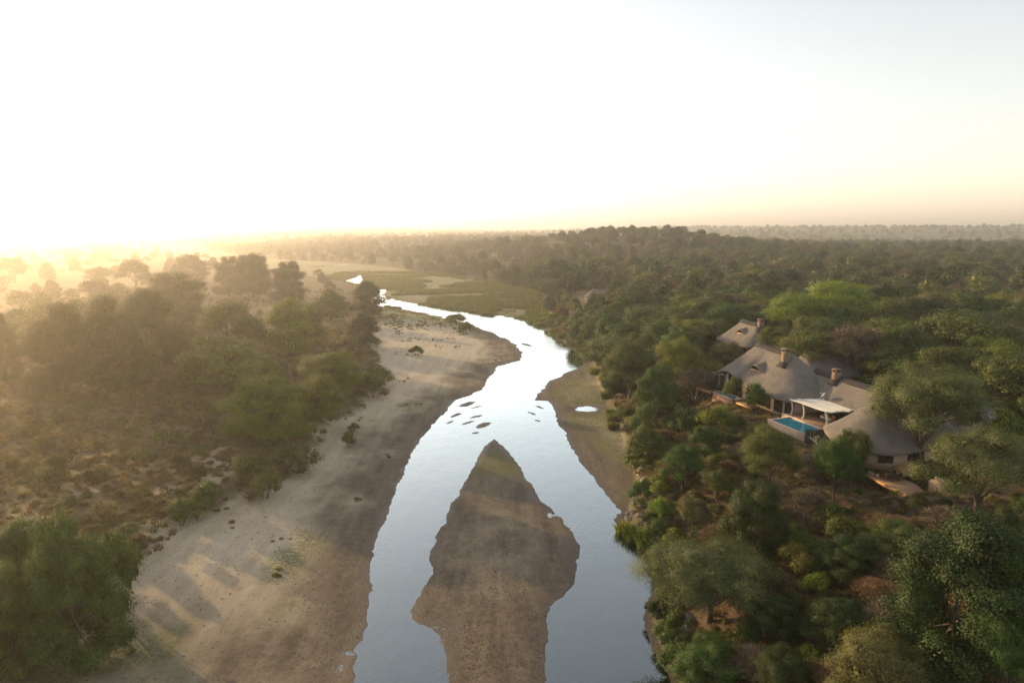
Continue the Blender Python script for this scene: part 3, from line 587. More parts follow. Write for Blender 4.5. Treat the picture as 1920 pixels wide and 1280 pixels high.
    (-332.0, 456.3, 17.0, 21.4, 'airy0', 'dark', 'hazy_tree', 'tree', 'hazy tree on the golden plain at the left edge'),
    (-192.6, 314.4, 12.2, 14.8, 'bare0', 'brown', 'leafless_tree', 'tree', 'small leafless tree on the plain behind the left grove'),
    (-72.0, 269.0, 11.7, 16.9, 'broad2', 'olive', 'riverside_tree', 'tree', 'rounded olive tree beside the bright river bend'),
    (-65.2, 219.5, 11.9, 12.2, 'broad1', 'olive', 'riverside_tree', 'tree', 'olive tree inland of the dark domed tree on the left bank'),
    (-34.6, 91.5, 4.3, 5.6, 'shrub0', 'khaki', 'bush', 'bush', 'brownish green bush on the eroded lip of the left bank'),
    (-41.0, 87.1, 3.7, 5.7, 'shrub1', 'green', 'bush', 'bush', 'green bush sitting in the pale eroded patch of the left bank'),
    (-41.9, 82.3, 3.5, 4.1, 'shrub2', 'green', 'bush', 'bush', 'small green bush nearest the big lower left trees on the bank lip'),
    (-38.3, 95.3, 4.4, 6.2, 'shrub0', 'khaki', 'bush', 'bush', 'khaki bush upslope of the brownish green one on the bank lip'),
    (-33.8, 102.1, 4.8, 7.5, 'shrub1', 'khaki', 'bush', 'bush', 'wide khaki bush below the large round bushy tree'),
    (-28.5, 115.0, 2.9, 2.6, 'shrub2', 'olive', 'bush', 'bush', 'small olive bush alone on the sand edge'),
    (-29.8, 124.0, 1.7, 2.6, 'shrub0', 'olive', 'bush', 'bush', 'little olive bush upstream of the small one on the sand edge'),
    (-31.8, 162.5, 4.2, 6.5, 'shrub1', 'olive', 'bush', 'bush', 'dark olive bush at the narrow waist of the sandbank'),
    (-48.2, 199.2, 5.1, 8.7, 'shrub2', 'khaki', 'bush', 'bush', 'khaki bush below the dark domed tree on the left bank'),
    (-31.4, 150.3, 5.5, 7.2, 'shrub0', 'olive', 'bush', 'bush', 'olive bush on the bank lip near the waist of the sandbank'),
    (-29.0, 202.6, 2.8, 5.1, 'shrub1', 'green', 'bush', 'bush', 'lone green bush in the middle of the pale sandbank'),
    (-22.0, 273.5, 4.4, 8.6, 'shrub2', 'green', 'bush', 'bush', 'green bush at the river edge on the head of the sandbank'),
    (-17.2, 247.6, 4.4, 5.9, 'shrub0', 'green', 'bush', 'bush', 'green bush just behind the river-edge bush on the sandbank'),
    (-25.3, 281.6, 2.9, 5.8, 'shrub1', 'olive', 'bush', 'bush', 'low olive bush upstream of the two river-edge bushes'),
]
KEEP = []       # x, y, radius of what stands there already
def build_landmarks():
    for (x, y, h, w, key, col, name, cat, label) in LANDMARKS + [(42.6, 87.4, 3.0, 4.4, 'shrub1', 'green', 'bush', 'bush', 'green bush screening the wall of the river-end pavilion'), (44.3, 85.9, 2.4, 3.4, 'shrub2', 'olive', 'bush', 'bush', 'olive bush between the pavilion wall and the tip of the lower deck')]:
        grp = 'bushes along the river' if cat == 'bush' else 'trees of the river valley'
        if key.startswith('broad') and x < 0: w *= 0.86
        plant(x, y, key, h, w, col, name, label, cat, grp); KEEP.append((x, y, w * 0.34))

def inside(poly, x, y):
    r = False; n = len(poly)
    for i in range(n):
        ax, ay = poly[i]; bx, by = poly[(i + 1) % n]
        if (ay > y) != (by > y) and x < (bx - ax) * (y - ay) / (by - ay) + ax: r = not r
    return r
SLOPE_FRONT = [(10, 30), (14, 60), (15, 137), (26, 141), (33, 134), (35, 118), (38, 112), (40, 90), (44, 84), (50, 72), (58, 66), (52, 30)]
LODGE_ZONE = [(30, 120), (36, 101), (38, 88), (44, 68), (62, 66), (78, 84), (74, 108), (66, 116), (62, 130), (44, 132)]
HOUSE_BACK_ZONE = [(38, 122), (37, 138), (42, 164), (68, 168), (64, 144), (58, 130)]
FAR_ZONE = [(10, 276), (26, 262), (38, 262), (46, 274), (46, 290), (10, 300)]
OPEN_SLOPE = [(30, 86), (38, 86), (42, 84), (48, 78), (47, 66), (36, 63), (30, 72)]
def pnoise(x, y, seed):
    ix, iy = math.floor(x), math.floor(y); fx, fy = x - ix, y - iy; fx = fx * fx * (3 - 2 * fx); fy = fy * fy * (3 - 2 * fy)
    def h(i, j):
        n = (i * 374761393 + j * 668265263 + seed * 1442695041) & 0xffffffff
        n = ((n ^ (n >> 13)) * 1274126177) & 0xffffffff
        return ((n ^ (n >> 16)) & 0xffff) / 65535.0
    return (h(ix, iy) * (1 - fx) + h(ix + 1, iy) * fx) * (1 - fy) + (h(ix, iy + 1) * (1 - fx) + h(ix + 1, iy + 1) * fx) * fy
def darts(n, sampler, spacing, rnd, ok, placed=None, keep=True):
    """dart throwing on a hash grid; spacing may be a function of (x, y)"""
    grid = {}; out = []; cs = 4.0
    def near(x, y, s):
        k = int(s / cs) + 1; gx, gy = int(x // cs), int(y // cs)
        for i in range(gx - k, gx + k + 1):
            for j in range(gy - k, gy + k + 1):
                for (px, py) in grid.get((i, j), ()):
                    if (px - x) ** 2 + (py - y) ** 2 < s * s: return True
        return False
    for q in (placed or []): grid.setdefault((int(q[0] // cs), int(q[1] // cs)), []).append((q[0], q[1]))
    for _ in range(n):
        x, y = sampler(rnd)
        s = spacing(x, y) if callable(spacing) else spacing
        if not ok(x, y): continue
        if keep and any((x - kx) ** 2 + (y - ky) ** 2 < (kr + s * 0.3) ** 2 for kx, ky, kr in KEEP): continue
        if near(x, y, s): continue
        grid.setdefault((int(x // cs), int(y // cs)), []).append((x, y)); out.append((x, y))
    return out
def wedge(r0, r1, a0, a1):
    def f(rnd):
        r = math.sqrt(rnd.uniform(r0 * r0, r1 * r1)); a = math.radians(rnd.uniform(a0, a1)); return r * math.sin(a), r * math.cos(a)
    return f
WORDS = {'dark': 'dark green', 'green': 'green', 'olive': 'olive', 'yellow': 'yellow-green', 'sage': 'grey-green', 'brown': 'brown', 'rust': 'rust-brown', 'khaki': 'tan', 'gold': 'golden'}
ANCHORS = [(71, 157, 'lime-green fever trees'), (55, 154, 'smaller thatched house'), (48, 116, 'main thatched roof'), (53, 85, 'big feathery tree'), (31.5, 43.6, 'massive dark tree'), (20, 205, 'river bend'),
           (36, 281, 'distant lodge'), (64, 125, 'brown leafless tree behind the wing'), (20.3, 98, 'pale rock face'), (41, 99, 'square pool'), (47, 80, 'lower deck'), (27, 56, 'bright lime bush'), (24, 63.5, 'dark drooping tree'),
           (18, 57, 'low sprawling tree'), (17, 86, 'rock pile'), (31, 79, 'rounded airy tree'), (62, 90, 'inland pavilion'), (86, 129, 'very wide olive tree'), (16.4, 141.7, 'small river pool'), (25, 139, 'tree with bare limbs'),
           (32, 130, 'tall yellow-green bank tree'), (120, 180, 'right edge of the wood'), (155, 250, 'pale inland track'), (100, 210, 'middle of the wood'), (110, 110, 'right edge above the inland pavilion'), (40, 62, 'feathery tree by the lower deck'),
           (-40, 56, 'big lower-left trees'), (-42, 114, 'large round bushy tree'), (-47, 215, 'dark domed tree'), (-41, 87, 'pale eroded patch'), (-70, 160, 'wide olive grove tree'), (-94, 150, 'tall grove trees'), (-90, 100, 'left edge of the terrace'),
           (-124, 251, 'crest of the left grove'), (-137, 358, 'grove tree with two trunks'), (-62, 290, 'bright river bend'), (14, 290, 'sunlit river platform'), (22, 170, 'sand spit'), (38, 190, 'domed green bank tree'), (70, 200, 'far side of the fever trees')]
USED = set()
def where(x, y):
    c = sorted(ANCHORS, key=lambda q: (q[0] - x) ** 2 + (q[1] - y) ** 2)
    out = []
    for ax, ay, nm in c[:7]:
        dx, dy = x - ax, y - ay; d = math.hypot(dx, dy); near = 'close ' if d < 7 else ('well ' if d > 24 else '')
        side = 1 if ax > 0 else -1
        if abs(dy) > abs(dx): w = 'upstream of' if dy > 0 else 'downstream of'
        else: w = 'inland of' if dx * side > 0 else 'riverward of'
        out.append(f'{near}{w} the {nm}')
    return out
def pick(head, x, y):
    opts = [f'{head} {w}' for w in where(x, y)]
    opts += [o.replace(head, 'broad ' + head) for o in opts]
    for o in opts[:7]:
        if o not in USED and len(o.split()) <= 16: USED.add(o); return o
    return opts[0]
WOOD = []
def build_wood():
    rnd = random.Random(19)
    def ok(x, y):
        if inside(FAR_ZONE, x, y) or inside(SLOPE_FRONT, x, y) or inside(LODGE_ZONE, x, y) or inside(HOUSE_BACK_ZONE, x, y): return False
        return inside(TOE, x - 3.0, y)
    pts = darts(30000, wedge(46, 236, 2, 41), lambda x, y: 5.0 + 1.2 * math.sin(x * 0.21) * math.cos(y * 0.17), rnd, ok)
    pts.sort(key=lambda p: math.hypot(*p)); pts = pts[:285]
    WOOD.extend(pts)
    for (x, y) in pts:
        r = math.hypot(x, y); u = rnd.random()
        if u < 0.42: key, col, form = 'broad', rnd.choice(['green', 'dark', 'olive', 'olive', 'green']), 'round-crowned tree'
        elif u < 0.90: key, col, form = 'airy', rnd.choice(['olive', 'sage', 'olive', 'khaki', 'green', 'yellow', 'green', 'yellow']), 'spreading tree'
        else: key, col, form = 'bare', rnd.choice(['brown', 'brown', 'khaki', 'rust']), 'leafless tree'
        if r < 105 and key == 'bare': key, col, form = 'broad', 'dark', 'round-crowned tree'
        h = rnd.choice([rnd.uniform(4.5, 7.5), rnd.uniform(6.0, 9.0), rnd.uniform(7.5, 11.0)]) * (0.85 if key == 'bare' else 1.0); w = h * rnd.uniform(1.1, 1.5)
        k = key + (('_near%d' if r < 120 and key != 'bare' else '%d') % rnd.randrange(2 if key == 'bare' else 3))
        size = 'tall' if h > 8.2 else ('small' if h < 6.8 else 'medium')
        plant(x, y, k, h, w, col, key + '_tree' if key != 'bare' else 'leafless_tree', pick(f'{size} {WORDS[col]} {form}', x, y), 'tree', 'trees of the right-bank wood')
    # left bank: extra trees in the grove and bushes on the terrace
    def okl(x, y): return inside(TERRACE, x + 5, y)
    grove = darts(4000, lambda q: (q.uniform(-190, -62), q.uniform(150, 330)), 9.5, rnd, lambda x, y: okl(x, y) and y > 150 + 0.0 * x and (x + 30) * -1.35 + 110 > y - 25 and (x + 30) * -1.35 + 20 < y)
    for (x, y) in grove[:18]:
        key, col = rnd.choice([('broad', 'dark'), ('broad', 'olive'), ('broad', 'olive'), ('airy', 'dark')]); h = rnd.uniform(8, 14)
        plant(x, y, key + '%d' % rnd.randrange(3), h, h * rnd.uniform(0.95, 1.25), col, 'grove_tree', pick(f"{'tall' if h > 11 else 'low'} {WORDS[col]} {'round-crowned' if key == 'broad' else 'spreading'} tree", x, y), 'tree', 'trees of the left-bank grove'); KEEP.append((x, y, 3))
    bushes = darts(5000, lambda q: (q.uniform(-125, -36), q.uniform(66, 205)), 5.5, rnd, lambda x, y: inside(TERRACE, x + 2.5, y) and y < 240 + x)
    for (x, y) in bushes[:130]:
        u = rnd.random(); col = rnd.choice(['khaki', 'khaki', 'olive', 'sage', 'brown']); h = rnd.uniform(1.2, 3.0)
        key = ('scrub%d' if u < 0.55 else 'shrub%d') % rnd.randrange(3)
        plant(x, y, key, h, h * rnd.uniform(1.5, 2.1), col, 'scrub_bush', pick(f"{'large' if h > 2.2 else ('low' if h < 1.7 else 'medium')} {WORDS[col]} {'twiggy' if u < 0.55 else 'leafy'} bush", x, y), 'bush', 'bushes of the left terrace')
    # hillside bushes between the river and the lodge
    def okh(x, y): return inside(SLOPE_FRONT, x, y) and not inside(LODGE_ZONE, x, y) and inside(TOE, x - 1.5, y)
    hb = darts(9000, lambda q: (q.uniform(12, 56), q.uniform(44, 138)), 2.5, rnd, okh)
    for (x, y) in hb[:270]:
        u = rnd.random(); low = math.hypot(x - 20, y - 95) < 16
        col = rnd.choice(['green', 'olive', 'khaki', 'brown', 'olive', 'green', 'dark', 'rust', 'yellow']); h = rnd.uniform(1.0, 3.1)
        front = x > 31 and y > 78
        if front: h *= 0.62
        if inside(OPEN_SLOPE, x, y): h = min(h, rnd.uniform(0.5, 0.9))
        key = 'bare' if col in ('brown', 'rust') else ('scrub' if u < 0.35 else 'shrub'); key += '%d' % rnd.randrange(2)
        plant(x, y, key, h, h * rnd.uniform(1.3, 2.0), col, 'hillside_bush', pick(f"{'large' if h > 2.1 else ('small' if h < 1.4 else 'medium')} {WORDS[col]} {'leafless' if key.startswith('bare') else 'leafy'} bush", x, y), 'bush', 'bushes of the right-bank slope')
    # upstream bank, below the far lodge
    ub = darts(3000, lambda q: (q.uniform(10, 40), q.uniform(138, 330)), 5.2, rnd, lambda x, y: inside(TOE, x - 1.0, y) and not inside(TOE, x - 14, y))
    for (x, y) in ub[:60]:
        col = rnd.choice(['green', 'olive', 'yellow', 'khaki', 'dark']); h = rnd.uniform(1.6, 4.2)
        plant(x, y, 'shrub%d' % rnd.randrange(3), h, h * rnd.uniform(1.2, 1.7), col, 'bank_bush', pick(f"{'large' if h > 2.9 else 'small'} {WORDS[col]} bank bush", x, y), 'bush', 'bushes of the upstream bank')
    # bushes crowding the waterline under the slope
    for i in range(26):
        y = 47 + i * 1.35; x = float(np.interp(y, [q[1] for q in TOE[1:11]], [q[0] for q in TOE[1:11]])) + rnd.uniform(0.4, 1.9); h = rnd.uniform(1.3, 2.5); col = rnd.choice(['green', 'yellow', 'olive', 'green', 'dark'])
        plant(x, y, 'shrub%d' % rnd.randrange(3), h, h * rnd.uniform(1.3, 1.8), col, 'waterside_bush', pick(f"{'large' if h > 1.9 else 'small'} {WORDS[col]} waterside bush", x, y), 'bush', 'bushes along the right waterline')
    # reed clumps at the water
    rc = [(14.4, 81.5), (15.2, 79.6), (16.2, 77.8), (17.2, 74.0), (16.9, 71.0), (14.6, 62.4), (19.4, 126), (20.2, 131), (20.6, 137), (21.4, 150), (22.4, 158), (23.4, 168), (22.0, 176)]
    for i, (x, y) in enumerate(rc):
        h = rnd.uniform(1.3, 2.1) * (1.0 if i < 6 else 1.3)
        plant(x, y, 'reed%d' % (i % 2), h, h * 1.15, rnd.choice(['green', 'sage', 'yellow']), 'reed_clump', pick(f"{'tall' if h > 1.9 else 'short'} upright green reeds", x, y), 'reeds', 'reed clumps on the right shore')

# ------------------------------------------------------------------ what nobody could count: scattered by geometry nodes
STOCK = {}
def stock(key, meshes):
    """a collection of prototype meshes that is not linked to the scene"""
    c = bpy.data.collections.new(key)
    for i, me in enumerate(meshes):
        o = bpy.data.objects.new('%s_%02d' % (key, i), me); c.objects.link(o)
    STOCK[key] = c
def join_proto(key, name, leafm, barkm=None):
    t, c = PROTO[key][4:6]
    if t is None: return mesh_np(name, *c, leafm)
    V = np.vstack([t[0], c[0]]); F = np.vstack([t[1], c[1] + len(t[0])])
    return mesh_np(name, V, F, None, False, [barkm or BARK, leafm], np.r_[np.zeros(len(t[1])), np.ones(len(c[1]))])
def scatter(name, pts, zs, sc, col, rnd, label, category, tilt=0.0, flat=None):
    n = len(pts)
    me = bpy.data.meshes.new(name); me.vertices.add(n)
    me.vertices.foreach_set('co', np.column_stack([np.array(pts), zs]).astype(np.float32).ravel())
    at = me.attributes.new('size', 'FLOAT_VECTOR', 'POINT')
    s = np.asarray(sc, np.float32); fl = np.ones(n) if flat is None else np.asarray(flat)
    at.data.foreach_set('vector', np.column_stack([s, s, s * fl]).astype(np.float32).ravel())
    at = me.attributes.new('turn', 'FLOAT_VECTOR', 'POINT')
    at.data.foreach_set('vector', np.column_stack([rnd.normal(0, tilt + 1e-6, n), rnd.normal(0, tilt + 1e-6, n), rnd.uniform(0, 6.283, n)]).astype(np.float32).ravel())
    o = link(name, me, kind='stuff', label=label, category=category)
    g = bpy.data.node_groups.new(name + '_scatter', 'GeometryNodeTree')
    g.interface.new_socket('Geometry', in_out='INPUT', socket_type='NodeSocketGeometry'); g.interface.new_socket('Geometry', in_out='OUTPUT', socket_type='NodeSocketGeometry')
    gi = g.nodes.new('NodeGroupInput'); go = g.nodes.new('NodeGroupOutput')
    ip = g.nodes.new('GeometryNodeInstanceOnPoints'); ci = g.nodes.new('GeometryNodeCollectionInfo')
    ci.inputs['Collection'].default_value = STOCK[col]; ci.inputs['Separate Children'].default_value = True; ci.inputs['Reset Children'].default_value = True
    na = g.nodes.new('GeometryNodeInputNamedAttribute'); na.data_type = 'FLOAT_VECTOR'; na.inputs[0].default_value = 'size'
    nb = g.nodes.new('GeometryNodeInputNamedAttribute'); nb.data_type = 'FLOAT_VECTOR'; nb.inputs[0].default_value = 'turn'
    e2r = g.nodes.new('FunctionNodeEulerToRotation')
    ip.inputs['Pick Instance'].default_value = True
    rv = g.nodes.new('FunctionNodeRandomValue'); rv.data_type = 'INT'; rv.inputs[4].default_value = 0; rv.inputs[5].default_value = len(STOCK[col].objects) - 1
    L = g.links.new
    L(gi.outputs[0], ip.inputs['Points']); L(ci.outputs[0], ip.inputs['Instance']); L(na.outputs[0], ip.inputs['Scale']); L(nb.outputs[0], e2r.inputs[0]); L(e2r.outputs[0], ip.inputs['Rotation'])
    L(rv.outputs[2], ip.inputs['Instance Index']); L(ip.outputs[0], go.inputs[0])
    md = o.modifiers.new('scatter', 'NODES'); md.node_group = g
    return o
def build_masses():
    rng = np.random.default_rng(5); rnd = random.Random(23)
    mg = leaf_material('far_green', None, 0.28, [(0.034, 0.06, 0.016), (0.06, 0.083, 0.024), (0.042, 0.07, 0.018), (0.1, 0.112, 0.034), (0.03, 0.052, 0.015)])
    mo = leaf_material('far_olive', None, 0.28, [(0.068, 0.09, 0.026), (0.095, 0.095, 0.04), (0.075, 0.098, 0.036), (0.125, 0.125, 0.036)])
    mb = leaf_material('far_bare', None, 0.15, [(0.15, 0.105, 0.075), (0.17, 0.1, 0.055), (0.13, 0.1, 0.075)])
    for i in range(3):
        proto('farb%d' % i, 'broad', 131 + i, 1500, 0.85); proto('fara%d' % i, 'airy', 141 + i, 1500, 0.62)
    proto('fard0', 'bare', 151, 1300, 0.34, mb)
    stock('woodland', [join_proto('farb%d' % i, 'fb%d' % i, mg) for i in range(3)] + [join_proto('fara%d' % i, 'fa%d' % i, mo) for i in range(3)] + [join_proto('fard0', 'fd0', mb)] + [join_proto('broad0', 'mb0', mg), join_proto('airy1', 'ma1', mo), join_proto('airy0', 'ma0', mo), join_proto('bare0', 'md0', mb)])
    stock('plain', [join_proto('farb%d' % i, 'pb%d' % i, mg) for i in range(2)] + [join_proto('fara%d' % i, 'pa%d' % i, mg) for i in range(2)])
    ms = leaf_material('dry_scrub', None, 0.3, [(0.12, 0.1, 0.05), (0.1, 0.1, 0.05), (0.14, 0.108, 0.06), (0.085, 0.09, 0.04)])
    stock('scrub', [join_proto('scrub%d' % i, 'sc%d' % i, ms) for i in range(3)] + [join_proto('bare1', 'scb', ms)])
    dry = leaf_material('dry_grass', None, 0.35, [(0.2, 0.15, 0.07), (0.16, 0.12, 0.06), (0.13, 0.12, 0.05)])
    grn = leaf_material('green_blade', None, 0.4, [(0.09, 0.11, 0.03), (0.12, 0.13, 0.04), (0.08, 0.1, 0.03)])
    stock('tuft', [mesh_np('tuft%d' % i, *make_reed(201 + i, 70, 0.75, 0.5), dry) for i in range(3)])
    stock('reed', [mesh_np('rd%d' % i, *make_reed(211 + i, 160, 1.9, 1.5), grn) for i in range(3)])
    # right-bank woodland beyond the trees that stand singly
    rmax = max(math.hypot(*p) for p in WOOD)
    ok = lambda x, y: inside(TOE, x - 2, y) and not inside(FAR_ZONE, x, y)
    gap = lambda x, y: pnoise(x / 42.0, y / 42.0, 29) > 0.23
    ok0 = ok; ok = lambda x, y: ok0(x, y) and gap(x, y)
    p1 = darts(26000, wedge(rmax - 6, 620, -12, 42), lambda x, y: 5.6 + 0.004 * math.hypot(x, y), rnd, ok, WOOD)
    p2 = darts(14000, wedge(620, 1500, -32, 42), 10.0, rnd, ok, None, False)
    p3 = darts(16000, wedge(1500, 4200, -42, 42), lambda x, y: 16 + 60 * pnoise(x / 160.0, y / 160.0, 13) ** 2, rnd, lambda x, y: True, None, False)
    for nm, p, s0, s1, lb in (('right_bank_woodland', p1, 0.45, 1.25, 'unbroken bush woodland climbing from the lodge towards the kopje'), ('kopje_woodland', p2, 0.5, 1.25, 'hazy woodland on the kopje and the valley beyond it'), ('horizon_woodland', p3, 0.5, 1.5, 'pale scattered woodland on the flat ridge along the horizon')):
        P = np.array(p); z = ground(P[:, 0], P[:, 1]); scatter(nm, p, z - 0.3, rng.uniform(s0, s1, len(p)), 'woodland', rng, lb, 'woodland')
    # left plain: scattered trees and scrub, thinning with distance
    okl = lambda x, y: inside(TERRACE, x + 8, y) and not inside([(-200, 140), (-50, 140), (-50, 320), (-200, 330)], x, y)
    dens = lambda x, y: vn(x, y)
    def vn(x, y): return 13 + 30 * pnoise(x / 90.0, y / 90.0, 3)
    p4 = darts(9000, wedge(210, 1600, -44, -4), dens, rnd, okl)
    P = np.array(p4); z = ground(P[:, 0], P[:, 1]); scatter('plain_woodland', p4, z - 0.3, rng.uniform(0.45, 1.25, len(p4)), 'plain', rng, 'hazy scattered trees across the golden left-bank plain', 'woodland')
    p5 = darts(24000, wedge(60, 420, -44, -5), lambda x, y: 1.35 + 0.007 * math.hypot(x, y) + 2.6 * pnoise(x / 11.0, y / 11.0, 8) ** 2, rnd, lambda x, y: inside(TERRACE, x + 1.5, y), None, False)
    P = np.array(p5); z = ground(P[:, 0], P[:, 1]); scatter('terrace_scrub', p5, z - 0.1, rng.uniform(0.16, 0.5, len(p5)), 'scrub', rng, 'low brown scrub covering the dry left-bank terrace', 'scrub')
    okh = lambda x, y: inside(TOE, x - 1, y) and not inside(LODGE_ZONE, x, y)
    p6 = darts(14000, wedge(46, 180, 6, 38), 1.5, rnd, okh, None, False)
    P = np.array(p6); z = ground(P[:, 0], P[:, 1]); scatter('slope_scrub', p6, z - 0.1, rng.uniform(0.12, 0.34, len(p6)), 'scrub', rng, 'low twiggy undergrowth on the right-bank slope', 'undergrowth')
    p7 = [wedge(50, 260, -44, 40)(rnd) for _ in range(26000)]; P = np.array(p7)
    z, dw, dI, dT, dR, n1, n2 = ground(P[:, 0], P[:, 1], True)
    m = ((dT > 0.5) | (dR > 1.5)) & (z > 0.3); P = P[m]
    scatter('dry_grass', P, z[m], rng.uniform(0.5, 1.2, len(P)), 'tuft', rng, 'dry yellow grass tufts over both river banks', 'grass')
    # reeds and sedge on the bars and along the shore upstream
    q = np.array([(rnd.uniform(-150, 40), rnd.uniform(150, 620)) for _ in range(60000)])
    z, dw, dI, dT, dR, n1, n2 = ground(q[:, 0], q[:, 1], True)
    b = fbm(q[:, 0], q[:, 1], 26, 3, 55)
    m = (dw > 0.6) & (dT < -0.5) & (((dR < 1.5) & (q[:, 1] > 262) & (b > -0.25) & ((q[:, 0] > -62) | (q[:, 1] > 362))) | ((dR > -3) & (dR < 2.0) & (q[:, 1] > 165) & (n1 > -0.2))) & (q[:, 0] > -170 - 0 * z)
    m &= ~((q[:, 1] < 330) & (q[:, 0] < -16 + (275 - q[:, 1]) * 0.55))
    q = q[m][:5200]; z = z[m][:5200]
    scatter('river_reeds', q, z, rng.uniform(0.5, 1.1, len(q)), 'reed', rng, 'green reed beds on the upstream sandbars and shore', 'reeds')
    # sparse tufts on the sand
    q = np.array([(rnd.uniform(-70, 8), rnd.uniform(52, 330)) for _ in range(5200)])
    z, dw, dI, dT, dR, n1, n2 = ground(q[:, 0], q[:, 1], True); sn = fbm(q[:, 0], q[:, 1], 7, 4, 57)
    m = (dw > 2.5) & (dT < 0.3) & ((sn > 0.5) | ((q[:, 1] > 255) & (sn > 0.0))) & (dI > 0.0)
    q = q[m]; scatter('sand_tufts', q, z[m], rng.uniform(0.07, 0.3, len(q)) * np.where(q[:, 1] > 255, 1.5, 1.0), 'reed', rng, 'sparse low green weeds sprouting from the left sandbank', 'weeds')

# ------------------------------------------------------------------ the lodge. Its own frame: a runs downstream along the river front, b runs inland, z is height above the river
LODGE_O = (39.7, 102.5); LODGE_ROT = math.radians(-72.93)
def lw(a, b):
    c, s = math.cos(LODGE_ROT), math.sin(LODGE_ROT); return LODGE_O[0] + a * c - b * s, LODGE_O[1] + a * s + b * c
class Thing:
    def __init__(s, name, label, cat, a, b, z, group=None, rot=0.0, o=None):
        x, y = lw(a, b) if o is None else o
        s.base = (a, b, z) if o is None else (0, 0, 0); s.rot = rot
        s.root = link(name, None, None, (x, y, z), label=label, category=cat); s.root.empty_display_size = 0.5
        s.root.rotation_euler = (0, 0, (LODGE_ROT if o is None else 0) + rot)
        if group: s.root['group'] = group
    def part(s, name, mb, mat, parent=None, smooth=False, label=None):
        V, F = mb.quads(); V = V - np.array(s.base)
        o = link(name, mesh_np(name, V, F, mat, smooth), parent if parent is not None else s.root)
        if label: o['label'] = label
        return o
def box(mb, a0, a1, b0, b1, z0, z1):
    V = [(a, b, z) for z in (z0, z1) for a, b in ((a0, b0), (a1, b0), (a1, b1), (a0, b1))]
    mb.add(V, [[3, 2, 1, 0], [4, 5, 6, 7], [0, 1, 5, 4], [1, 2, 6, 5], [2, 3, 7, 6], [3, 0, 4, 7]]); return mb
def bar(mb, p, q, w, h=None):
    """square bar between two points"""
    p = np.array(p, float); q = np.array(q, float); d = q - p; d /= np.linalg.norm(d); h = h or w
    u = np.cross(d, [0, 0, 1]) if abs(d[2]) < 0.95 else np.array([1.0, 0, 0]); u /= np.linalg.norm(u); v = np.cross(u, d)
    V = [e + u * i * w / 2 + v * j * h / 2 for e in (p, q) for i, j in ((-1, -1), (1, -1), (1, 1), (-1, 1))]
    mb.add(V, [[0, 1, 2, 3], [7, 6, 5, 4], [4, 5, 1, 0], [5, 6, 2, 1], [6, 7, 3, 2], [7, 4, 0, 3]]); return mb
def log(mb, pts, rad, sides=7):
    tube(mb, pts, rad, sides); n = len(pts); c = np.array(pts[-1], float)
    base = mb.n - sides; top = [base + j for j in range(sides)]
    mb.add([c], np.zeros((0, 4), int)); k = mb.n - 1
    mb.F.append(np.array([[top[j], top[(j + 1) % sides], k, k] for j in range(sides)])) if False else None
    return mb
def catmull(P, n):
    P = np.array(P, float); k = len(P); out = []
    for i in range(k):
        p0, p1, p2, p3 = P[i - 1], P[i], P[(i + 1) % k], P[(i + 2) % k]
        for j in range(n):
            t = j / n; out.append(0.5 * (2 * p1 + (p2 - p0) * t + (2 * p0 - 5 * p1 + 4 * p2 - p3) * t * t + (3 * p1 - p0 - 3 * p2 + p3) * t ** 3))
    return np.array(out)

def simple_mat(name, c0, c1, scale=3.0, rough=0.8, bs=0.3, stretch=(1, 1, 1), metal=0.0, spec=0.3, p0=0.3, p1=0.7, bd=0.03):
    m, n, l = nt(name); tc = N(n, 'ShaderNodeTexCoord'); mp = N(n, 'ShaderNodeMapping'); l.new(tc.outputs['Object'], mp.inputs[0]); mp.inputs['Scale'].default_value = stretch
    v = noise(n, l, scale, 6, mp.outputs[0], 0.65)
    out_principled(n, l, mix(n, l, ramp(n, l, v, p0, p1), c0, c1), rough, bump(n, l, v, bs, bd), spec, metal); return m
def thatch_material():
    m, n, l = nt('thatch'); tc = N(n, 'ShaderNodeTexCoord')
    mp = N(n, 'ShaderNodeMapping'); l.new(tc.outputs['Object'], mp.inputs[0]); mp.inputs['Scale'].default_value = (1, 1, 0.35)
    f = noise(n, l, 9, 4, mp.outputs[0], 0.7); g = noise(n, l, 0.7, 4, tc.outputs['Object'])
    c = mix(n, l, ramp(n, l, f, 0.3, 0.7), (0.115, 0.1, 0.086), (0.27, 0.238, 0.205)); c = mix(n, l, ramp(n, l, g, 0.35, 0.7), c, mix(n, l, 1.0, c, (0.7, 0.74, 0.78), 'MULTIPLY'))
    out_principled(n, l, c, 0.95, bump(n, l, f, 0.8, 0.06), 0.15); return m
def stone_material(name, c0, c1, mortar):
    m, n, l = nt(name); tc = N(n, 'ShaderNodeTexCoord')
    v = N(n, 'ShaderNodeTexVoronoi'); v.inputs['Scale'].default_value = 4.2; l.new(tc.outputs['Object'], v.inputs['Vector'])
    sp = N(n, 'ShaderNodeSeparateColor'); l.new(v.outputs['Color'], sp.inputs[0])
    e = N(n, 'ShaderNodeTexVoronoi', feature='DISTANCE_TO_EDGE'); e.inputs['Scale'].default_value = 4.2; l.new(tc.outputs['Object'], e.inputs['Vector'])
    c = mix(n, l, sp.outputs[0], c0, c1); c = mix(n, l, ramp(n, l, e.outputs['Distance'], 0.02, 0.06), mortar, c)
    out_principled(n, l, c, 0.9, bump(n, l, e.outputs['Distance'], 0.6, 0.05), 0.2); return m
